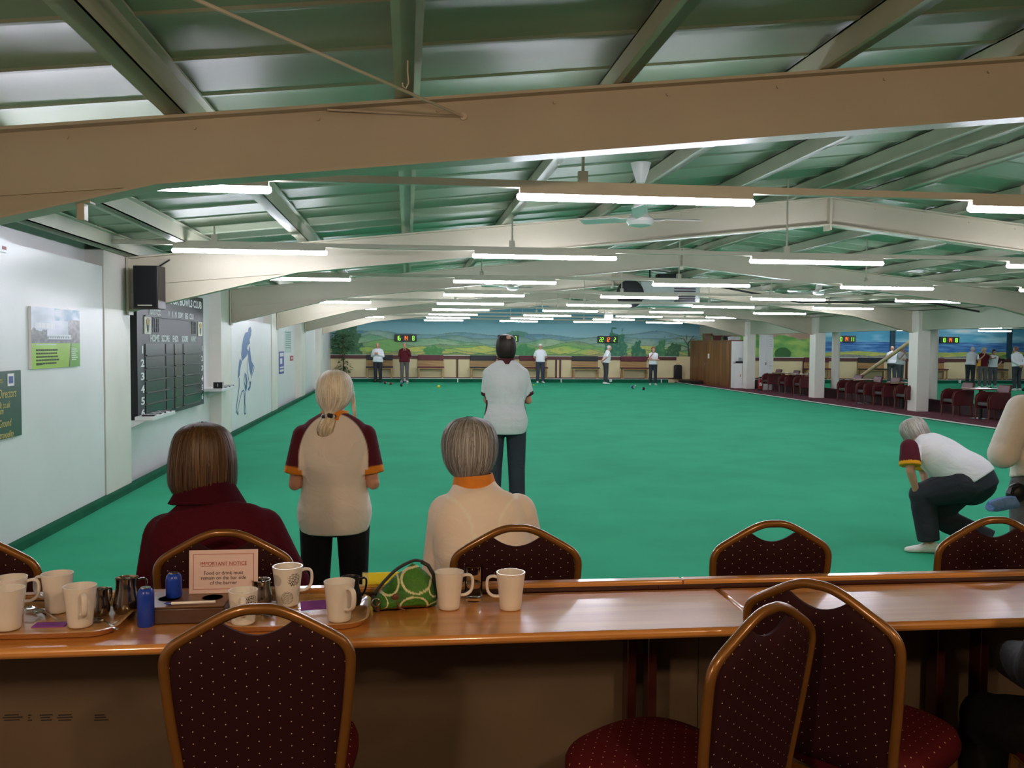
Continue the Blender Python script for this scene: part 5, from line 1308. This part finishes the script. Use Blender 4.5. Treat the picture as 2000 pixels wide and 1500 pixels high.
# joints are given about a base point on the chair
B0 = V((-.62, 3.22, 0))
P = mk_seated(0, V((-.105, .09, 1.262)), V((-.085, .055, 1.105)), V((-.215, .02, .995)), V((.105, .02, 1.01)), V((-.262, .06, .76)), V((.19, .07, .80)), V((-.14, .32, .72)), V((.08, .34, .72)), V((.01, .06, .66)), .205, .135)
mar = (76, 20, 32)
def mtop(v): return tuple(x*(1+.10*nz(v.x*7, v.y*7, v.z*10)) for x in L3(mar))
o = person('woman seated from behind with brown bobbed hair and maroon fleece', B0, 0, P, mtop, (40, 36, 40), (40, 36, 36), None, None, vox=.0105, sleeve='long', fleece=True, hem=.03, loose=.022, shoefloor=ZF, sl_r=(.086, .088, .066), trouser_top=.2)
cm = MB(); c = P['neck']+V((0, .0, .03)); rg = []
for q, z in ((.070, .045), (.082, .05), (.098, .02), (.125, -.03), (.11, -.035), (.066, -.01)):
    rg.append([c+V((q*math.cos(a)*1.08, q*math.sin(a), z-.018*math.sin(a))) for a in [2*PI*k/36 for k in range(36)]])
n = 36; cm.add([p for r in rg for p in r], [(i*n+j, i*n+(j+1) % n, ((i+1) % 6)*n+(j+1) % n, ((i+1) % 6)*n+j) for i in range(6) for j in range(n)])
recolor(cm, flat((62, 14, 26))); cm.build('fleece_collar', m_fleece, o, smooth=60)
H = P['head']; br = [(92, 66, 42), (70, 48, 30), (116, 86, 56), (54, 38, 26)]
pr = [(.01, .01, 0, -.015, .128), (.055, .058, 0, -.015, .118), (.088, .092, 0, -.012, .088), (.102, .106, 0, -.01, .045), (.108, .110, 0, -.012, .0), (.109, .108, 0, -.014, -.045), (.107, .102, 0, -.018, -.085), (.096, .090, .003, -.022, -.115), (.085, .08, .006, -.02, -.128)]
mb = strands(pr, 4200, 1, br, 12, .0018, .06, .006, trim=.10)
mb.v = [tuple(H+V(v)) for v in mb.v]; mb.build('hair', m_hairvc, o, smooth=180, fix=False)

# --- seated woman in pale sweater
B0 = V((.30, 3.27, 0))
P = mk_seated(0, V((-.060, .17, 1.276)), V((-.045, .145, 1.13)), V((-.145, .11, 1.035)), V((.120, .11, 1.035)), V((-.178, .12, .80)), V((.185, .15, .80)), V((-.11, .36, .74)), V((.08, .38, .74)), V((.02, .09, .66)), .168, .115)
pk = (252, 236, 224)
def stop(v):
    k = 1+.05*nz(v.x*6, v.y*6, v.z*9)
    S = P['armL'][0] if v.x < 0 else P['armR'][0]
    dd = abs(math.hypot(v.x-S.x*1.12, (v.z-.97)*.75)-.105)
    if dd < .004 and abs(v.x) < abs(S.x)*1.1 and v.z > .9: k *= 1.12
    return tuple(min(1, x*k) for x in L3(pk))
o = person('woman seated from behind with short grey hair, pale sweater and orange collar', B0, 0, P, stop, (60, 60, 66), (60, 50, 50), None, (228, 138, 44), vox=.0105, sleeve='long', hem=.03, loose=.016, shoefloor=ZF, sl_r=(.078, .070, .052), trouser_top=.2, ck=dict(h=.048, r=.070, off=(0, -.012, .006)))
H = P['head']; gr = [(164, 164, 166), (126, 124, 124), (196, 196, 198), (92, 90, 90)]
pr = [(.01, .01, 0, -.015, .120), (.052, .056, 0, -.015, .112), (.082, .086, 0, -.012, .086), (.098, .102, 0, -.01, .045), (.099, .104, 0, -.014, .0), (.090, .096, 0, -.022, -.045), (.076, .082, 0, -.028, -.072), (.060, .066, .0, -.03, -.094), (.050, .055, .0, -.03, -.104)]
mb = strands(pr, 3800, 1, gr, 22, .0017, .12, .007, trim=.16)
mb.v = [tuple(H+V(v)) for v in mb.v]; mb.build('hair', m_hairvc, o, smooth=180, fix=False)
er = MB().lathe([(.0085, -.001), (.0100, 0), (.0085, .001)], 18, closed=True).xf(Matrix.Translation(H+V((-.080, -.01, -.060))) @ Matrix.Rotation(PI/2, 4, 'X')); er.build('earring', m_steel, o)

# --- tall balding man on the green
P = stand(1.765, 1.04, .0)
for k, sg in (('L', -1), ('R', 1)):
    P['arm'+k] = [V((sg*.158, -.005, 1.405)), V((sg*(.165 if sg < 0 else .222), .06, 1.15)), V((-sg*.02, .24, 1.19))]; P['hand'+k] = (V((-sg, .0, .1)), V((0, -1, 0)), .4)
P['legL'][1] += V((-.0, 0, 0)); P['head'] += V((.0, .0, .0))
cw, cmr = L3((222, 222, 224)), L3((82, 20, 34))
def btop(v):
    if abs(v.x) > .120 and v.z < 1.33 and v.y > -.05 and abs(v.x) < .2 and v.z < 1.16: return cmr
    S, E_, _ = P['armL'] if v.x < 0 else P['armR']
    t = (v-S).dot((E_-S).normalized())/(E_-S).length
    if abs(v.x) > .14 and v.y > -.02 and t > .66 and v.z > 1.16: return cmr
    return tuple(x*(1+.05*nz(v.x*4, v.y*4, v.z*7)) for x in cw)
o = person('tall balding man standing mid-green with folded arms, white polo and maroon collar', (.915, 8.3, 0), 0, P, btop, (52, 58, 66), (225, 222, 214), None, (76, 18, 30), vox=.012, cvox=.008, hem=.02, loose=.012, leg_r=(.098, .078, .070), trouser_top=.36)
H = P['head']; dk = [(40, 32, 28), (60, 48, 42), (30, 24, 22)]
pr = [(.01, .01, 0, -.02, .121), (.04, .044, 0, -.02, .115), (.062, .070, 0, -.02, .100), (.082, .094, 0, -.016, .066), (.089, .104, 0, -.014, .02), (.088, .102, 0, -.016, -.02), (.079, .088, 0, -.024, -.065), (.066, .068, 0, -.03, -.10)]
mb = strands(pr, 1500, 1, dk, 31, .002, .1, .004, trim=.12); 
mb.v = [tuple(H+V(v)) for v in mb.v]; mb.build('hair', m_hairvc, o, smooth=180, fix=False)

MB().ell(H+V((.010, -.080, .080)), (.034, .030, .030), nu=20, nv=12, rot=Matrix.Rotation(.65, 3, 'X')).build('bald_patch', m_skin, o, smooth=180)
# --- crouching bowler at the right; joints about the point between his feet
B0 = V((4.30, 6.85, 0))
def W(x, z, y): return V((x-B0.x, y-B0.y, z))
P = dict(s=1.0, h=1.7); P['rv0'] = V((.62, .78, 0)).normalized(); P['rv'] = V((.75, .62, .25)).normalized()
hip, neck = W(4.53, .63, 6.72), W(4.235, .905, 6.98)
P['neck'] = neck; P['head'] = W(4.232, .962, 7.07); P['hrot'] = turn(.40, -.45)
ax = (neck-hip).normalized()
P['spine'] = [(hip-ax*.10+V((0, 0, -.05)), .165, .14), (hip, .185, .165), (lerp(hip, neck, .30)+V((0, 0, -.01)), .178, .158), (lerp(hip, neck, .62)+V((0, 0, -.01)), .185, .148), (lerp(hip, neck, .86), .17, .105), (lerp(hip, neck, .95), .12, .075), (neck+ax*.03, .064, .06)]
P['armL'] = [W(4.075, .86, 6.86), W(4.055, .68, 6.80), W(4.135, .50, 6.84)]; P['armR'] = [W(4.30, .86, 7.12), W(4.42, .62, 7.22), W(4.40, .42, 7.10)]
P['handL'] = (V((.05, .05, -1)), V((.9, .4, 0)), .45); P['handR'] = (V((0, -.1, -1)), V((-.5, -.5, 0)), .45)
P['legL'] = [W(4.44, .585, 6.68), W(4.20, .47, 6.86), W(4.245, .085, 6.82), V((-1, .25, 0))]
P['legR'] = [W(4.56, .575, 6.85), W(4.42, .26, 7.04), W(4.76, .10, 6.75), V((-.9, .45, 0))]
cwh, co = L3((238, 236, 238)), L3((232, 160, 30))
def ctop(v):
    for k in 'LR':
        S, E_, _ = P['arm'+k]; u = (E_-S); t = (v-S).dot(u.normalized())/u.length; dist = ((v-S)-u.normalized()*(t*u.length)).length
        if k == 'L' and v.x < P['armL'][0].x+.055+.02*t and dist < .12:
            return co if t > .63 else c_mar
        if k == 'R' and t > .15 and dist < .1: return co if t > .63 else c_mar
    return tuple(min(1, x*(1+.06*nz(v.x*5, v.y*5, v.z*12))) for x in cwh)
o = person('grey-haired bowler crouching at the right with one hand on his knee', B0, 0, P, ctop, (46, 48, 54), (232, 230, 222), None, None, vox=.0115, cvox=.008, hem=.12, loose=.014, shoefloor=None, leg_r=(.148, .105, .086), sl_r=(.072, .088, .05), trouser_top=.26, seat=[(hip+V((.0, -.02, -.03)), (.185, .17, .17)), (hip+V((.01, .03, -.08)), (.165, .17, .15))])
H = P['head']; gy = [(196, 190, 180), (164, 156, 146), (218, 214, 206), (140, 132, 124)]
pr = [(.01, .01, 0, -.015, .115), (.055, .060, 0, -.015, .108), (.086, .092, 0, -.012, .08), (.099, .106, 0, -.012, .035), (.099, .104, 0, -.018, -.01), (.090, .088, 0, -.03, -.055), (.07, .07, 0, -.035, -.085)]
mb = strands(pr, 2000, 1, gy, 41, .0024, .16, .007, trim=.15)
mb.v = [tuple(H+P['hrot'] @ V(v)) for v in mb.v]; mb.build('hair', m_hairvc, o, smooth=180, fix=False)
w = P['armL'][2]; MB().tube([w+V((0, 0, .012)), w+V((0, 0, .028))], .031, 14).build('wristwatch', m_dark, o)

# --- man cut by the right edge of the photo
P = stand(1.66, 1.08, .02)
P['armL'] = [V((-.20, -.02, 1.335)), V((-.31, -.02, 1.08)), V((-.05, .17, 1.13))]; P['handL'] = (V((.9, .3, .2)), V((0, -1, 0)), .5)
P['armR'] = [V((.20, -.02, 1.335)), V((.28, -.02, 1.08)), V((.10, .22, 1.15))]; P['handR'] = (V((-.9, .3, .2)), V((0, -1, 0)), .5)
P['head'] += V((.03, .06, -.03))
XM = 3.655
o = person('man in pale long-sleeved shirt cut off by the right edge of the photo', (XM, 4.72, 0), .05, P, noisy((226, 218, 206), .06, 5), (92, 92, 94), (225, 222, 214), ('short', (150, 142, 134)), (226, 218, 206), vox=.011, sleeve='long', hem=.22, loose=.028, sl_r=(.085, .085, .055), leg_r=(.125, .095, .08), trouser_top=.34)
mb = MB(); torso(mb, P, .295, .33, .026, n=2); mb.build('belt', M('dark belt', (52, 48, 48), .5), o, smooth=60)
p = on_y(1957, 985, 4.62)
t = thing('blue_towel', 'blue cloth tucked at the hip of the man at the right edge', 'towel', (p.x, 4.62, p.z))
mb = MB(); rg = []
for x, w, h, z in ((-.060, .018, .012, -.006), (-.076, .028, .020, -.006), (-.074, .034, .028, -.004), (-.03, .036, .036, .002), (.03, .034, .036, .012), (.08, .03, .034, .016)):
    rg.append([(x+.012*math.sin(2*a), w*math.cos(a), z+h*math.sin(a)*(1+.22*math.sin(3*a))) for a in [2*PI*k/24 for k in range(24)]])
mb.rings(rg).build('cloth', M('blue towel', (110, 150, 208), .9, var=.10, vs=30, bump=.3, bs=60), t, smooth=60)
p = on_y(1983, 970, 4.60)
t = thing('black_cap', 'black cap held at the hip behind the blue cloth', 'cap', (p.x+.05, 4.66, p.z+.01)); MB().ell((0, 0, 0), (.062, .04, .055), nu=18, nv=10, rot=Matrix.Rotation(-.5, 3, 'Y')).build('crown', m_dark, t, smooth=60); MB().prism([(-.06, -.02), (-.02, -.04), (.03, -.03), (-.0, .03), (-.05, .015)], lambda u, v, w: (u, w, v+.02), -.03, .0).build('peak', m_dark, t)

# --- person seated on the bar side at the right edge
B0 = V((1.80, 2.02, 0))
P = mk_seated(0, V((.05, .10, 1.30)), V((.04, .06, 1.15)), V((-.10, .03, 1.07)), V((.20, .03, 1.07)), V((-.185, .05, .86)), V((.30, .10, .86)), V((-.10, .30, .80)), V((.2, .36, .93)), V((.06, .02, .67)), .165, .12)
person('person in dark clothes seated at the counter, cut by the right edge of the photo', B0, 0, P, noisy((20, 20, 22), .3, 12), (18, 18, 20), (30, 28, 28), ('short', (90, 80, 74)), None, vox=.012, sleeve='long', hem=.03, loose=.02, shoefloor=ZF, sl_r=(.08, .075, .055), trouser_top=.2)
dup(ch, (1.90, 1.90, ZF), 0, 'burgundy banquet chair of the person in dark clothes at the right edge', 'chairs on the bar side')

# --- bowlers at the far end
def arms(P, kind, sides='LR'):
    s = P['s']
    for k in sides:
        sg = -1 if k == 'L' else 1; S = P['arm'+k][0]
        if kind == 'front': P['arm'+k] = [S, V((sg*.25, .02, 1.13))*s, V((sg*.05, .24, 1.22))*s]; P['hand'+k] = (V((-sg*.5, .4, .4)), V((-sg, 0, 0)), .5)
        if kind == 'mouth': P['arm'+k] = [S, V((sg*.23, .10, 1.16))*s, V((sg*.04, .17, 1.40))*s]; P['hand'+k] = (V((-sg*.2, .1, 1)), V((-sg, 0, 0)), .6)
        if kind == 'behind': P['arm'+k] = [S, V((sg*.27, -.09, 1.12))*s, V((sg*.06, -.19, .95))*s]; P['hand'+k] = (V((-sg, -.1, -.3)), V((0, 1, 0)), .5)
        if kind == 'fold': P['arm'+k] = [S, V((sg*.25, .07, 1.12))*s, V((-sg*.06, .22, 1.14))*s]; P['hand'+k] = (V((-sg, 0, .1)), V((0, -1, 0)), .4)
        if kind == 'hip': P['arm'+k] = [S, V((sg*.36, -.08, 1.15))*s, V((sg*.19, .03, .99))*s]; P['hand'+k] = (V((-sg, .4, -.4)), V((0, -1, 0)), .4)
        if kind == 'reach': P['arm'+k] = [S, V((sg*.22, .20, 1.30))*s, V((sg*.10, .42, 1.38))*s]; P['hand'+k] = (V((0, 1, .1)), V((-sg, 0, -.4)), .3)
    return P
def bend(P, a):
    """lean the upper body forward from the hips"""
    s = P['s']; c = V((0, 0, .95*s)); Rm = Matrix.Rotation(-a, 3, 'X')
    f = lambda v: c+Rm @ (v-c) if v.z > .95*s else v
    P['spine'] = [(f(p), w, d) for p, w, d in P['spine']]; P['neck'] = f(P['neck']); P['head'] = f(P['head']); P['hrot'] = Rm @ P['hrot']
    for k in 'LR': P['arm'+k] = [c+Rm @ (v-c) for v in P['arm'+k]]
    return P
WHITE, MAR = (236, 236, 240), (92, 22, 34)
def two(main, sl, cuff=None):
    a, b = L3(main), L3(sl)
    return lambda v: b if abs(v.x) > .185 else a
def bowler(label, px, py, yaw, P, topc, trousers, hairk, coll=None, shoes=(230, 228, 222), sleeve='short', hem=.16, Y=None, z=0., **kw):
    p = on_z(px, py, 0)
    if Y: p = p*(Y/p.y)
    if p.y > 38.75: p = p*(38.75/p.y)
    return person(label, (p.x, p.y, z), yaw, P, topc if callable(topc) else noisy(topc, .05), trousers, shoes, hairk, coll, vox=.017, sleeve=sleeve, hem=hem, **kw)
GREY, WHT = (150, 146, 142), (206, 204, 200)
P = bend(arms(stand(1.69, 1.1, .02), 'front'), .02); bowler('bowler in white jacket and black shoes by the far bank', 738, 745, PI-.2, P, WHITE, (46, 48, 54), ('thin', GREY), None, (28, 28, 30), 'long', .08, loose=.03)
P = bend(arms(stand(1.70, 1.1), 'mouth'), .06); bowler('bowler in maroon fleece and grey trousers with hands at his mouth', 790, 747, PI+.05, P, MAR, (98, 94, 92), ('thin', (110, 96, 88)), None, (234, 232, 226), 'long', .08, loose=.03)
P = arms(stand(1.66, 1.), 'front'); bowler('bowler in white shirt, almost wholly hidden behind the balding man', 983, 747, PI, P, WHITE, (52, 54, 60), ('thin', GREY))
P = arms(stand(1.70, 1.08, .02), 'behind'); o = bowler('bowler in white cap and white polo with hands behind his back', 1055, 748, PI, P, WHITE, (58, 64, 78), None)
H = P['head']; cp = MB(); cp.ell(H+V((0, -.01, .045)), (.088, .10, .075)); cp.v = [(x, y, max(z, H.z+.035)) for x, y, z in cp.v]; cp.build('cap', m_white, o, smooth=60); MB().prism([(-.06, .07), (.06, .07), (.045, .15), (0, .165), (-.045, .15)], lambda u, v, w: (H.x+u, H.y+v, H.z+.035+w), 0, .008).build('cap_peak', m_white, o); hair_cap(o, P, P['s']*.97, GREY, 'thin')
P = bend(arms(stand(1.67, 1.0, .03), 'behind'), .20); bowler('white-haired bowler stooping in profile with hands behind his back', 1183, 750, -PI/2, P, WHITE, (66, 66, 70), ('thin', WHT))
P = arms(arms(stand(1.60, .98), 'mouth', 'R'), 'fold', 'L'); bowler('woman bowler with brown hair and maroon trimmed white top, hand at her mouth', 1275, 752, PI-.15, P, two(WHITE, MAR), (54, 58, 66), ('full', (120, 76, 52)), MAR, (230, 226, 220))
# --- bowlers of the second hall
P = bend(arms(stand(1.72, 1.1), 'fold'), .12); bowler('bowler in white seen from behind, left one of the two behind the slanting pole', 1741, 757, -.4, P, WHITE, (84, 86, 90), ('thin', (176, 140, 120)), Y=37.9)
P = bend(arms(arms(stand(1.72, 1.12, .03), 'mouth', 'R'), 'fold', 'L'), .1); bowler('bowler in white with hand on chin, right one of the two behind the slanting pole', 1757, 757, PI+.5, P, WHITE, (92, 94, 98), ('thin', (190, 150, 130)), Y=36.4)
P = bend(arms(stand(1.74, 1.1), 'reach'), .28); bowler('bowler in white leaning into the huddle from the left', 1894, 757, -1.0, P, WHITE, (56, 58, 62), ('thin', WHT))
P = bend(arms(arms(stand(1.68, 1.1), 'mouth', 'R'), 'reach', 'L'), .10)
def vest(v): return L3((236, 170, 60)) if v.x > .13 and v.z < 1.2 else (L3(MAR) if abs(v.x) < .2 else L3(WHITE))
bowler('grey-haired bowler in maroon vest at the centre of the huddle', 1918, 758, PI-.2, P, vest, (96, 94, 92), ('full', (196, 186, 160)))
P = bend(arms(arms(stand(1.60, 1.), 'hip', 'L'), 'reach', 'R'), .12); bowler('dark-haired bowler in white and maroon at the right of the huddle', 1938, 757, PI-.3, P, two(WHITE, (92, 22, 44)), (92, 92, 96), ('full', (60, 48, 46)))
P = bend(arms(stand(1.74, 1.14), 'behind'), .12); bowler('bowler in white seen from behind with hands clasped behind his back', 1985, 763, .15, P, WHITE, (64, 66, 72), ('thin', (140, 100, 84)), sleeve='long')
# ------------------------------------------------------------------ world, view
w = bpy.data.worlds.new('world'); scene.world = w; w.use_nodes = True
w.node_tree.nodes['Background'].inputs['Color'].default_value = (.55, .6, .62, 1); w.node_tree.nodes['Background'].inputs['Strength'].default_value = .02
scene.view_settings.view_transform = 'Standard'; scene.view_settings.look = 'None'; scene.view_settings.exposure = 0.
scene.cycles.max_bounces = 9; scene.cycles.diffuse_bounces = 3; scene.cycles.glossy_bounces = 4; scene.cycles.transmission_bounces = 9
scene.cycles.caustics_reflective = False; scene.cycles.caustics_refractive = False; scene.cycles.sample_clamp_indirect = 6; scene.cycles.use_denoising = True; scene.cycles.use_light_tree = True
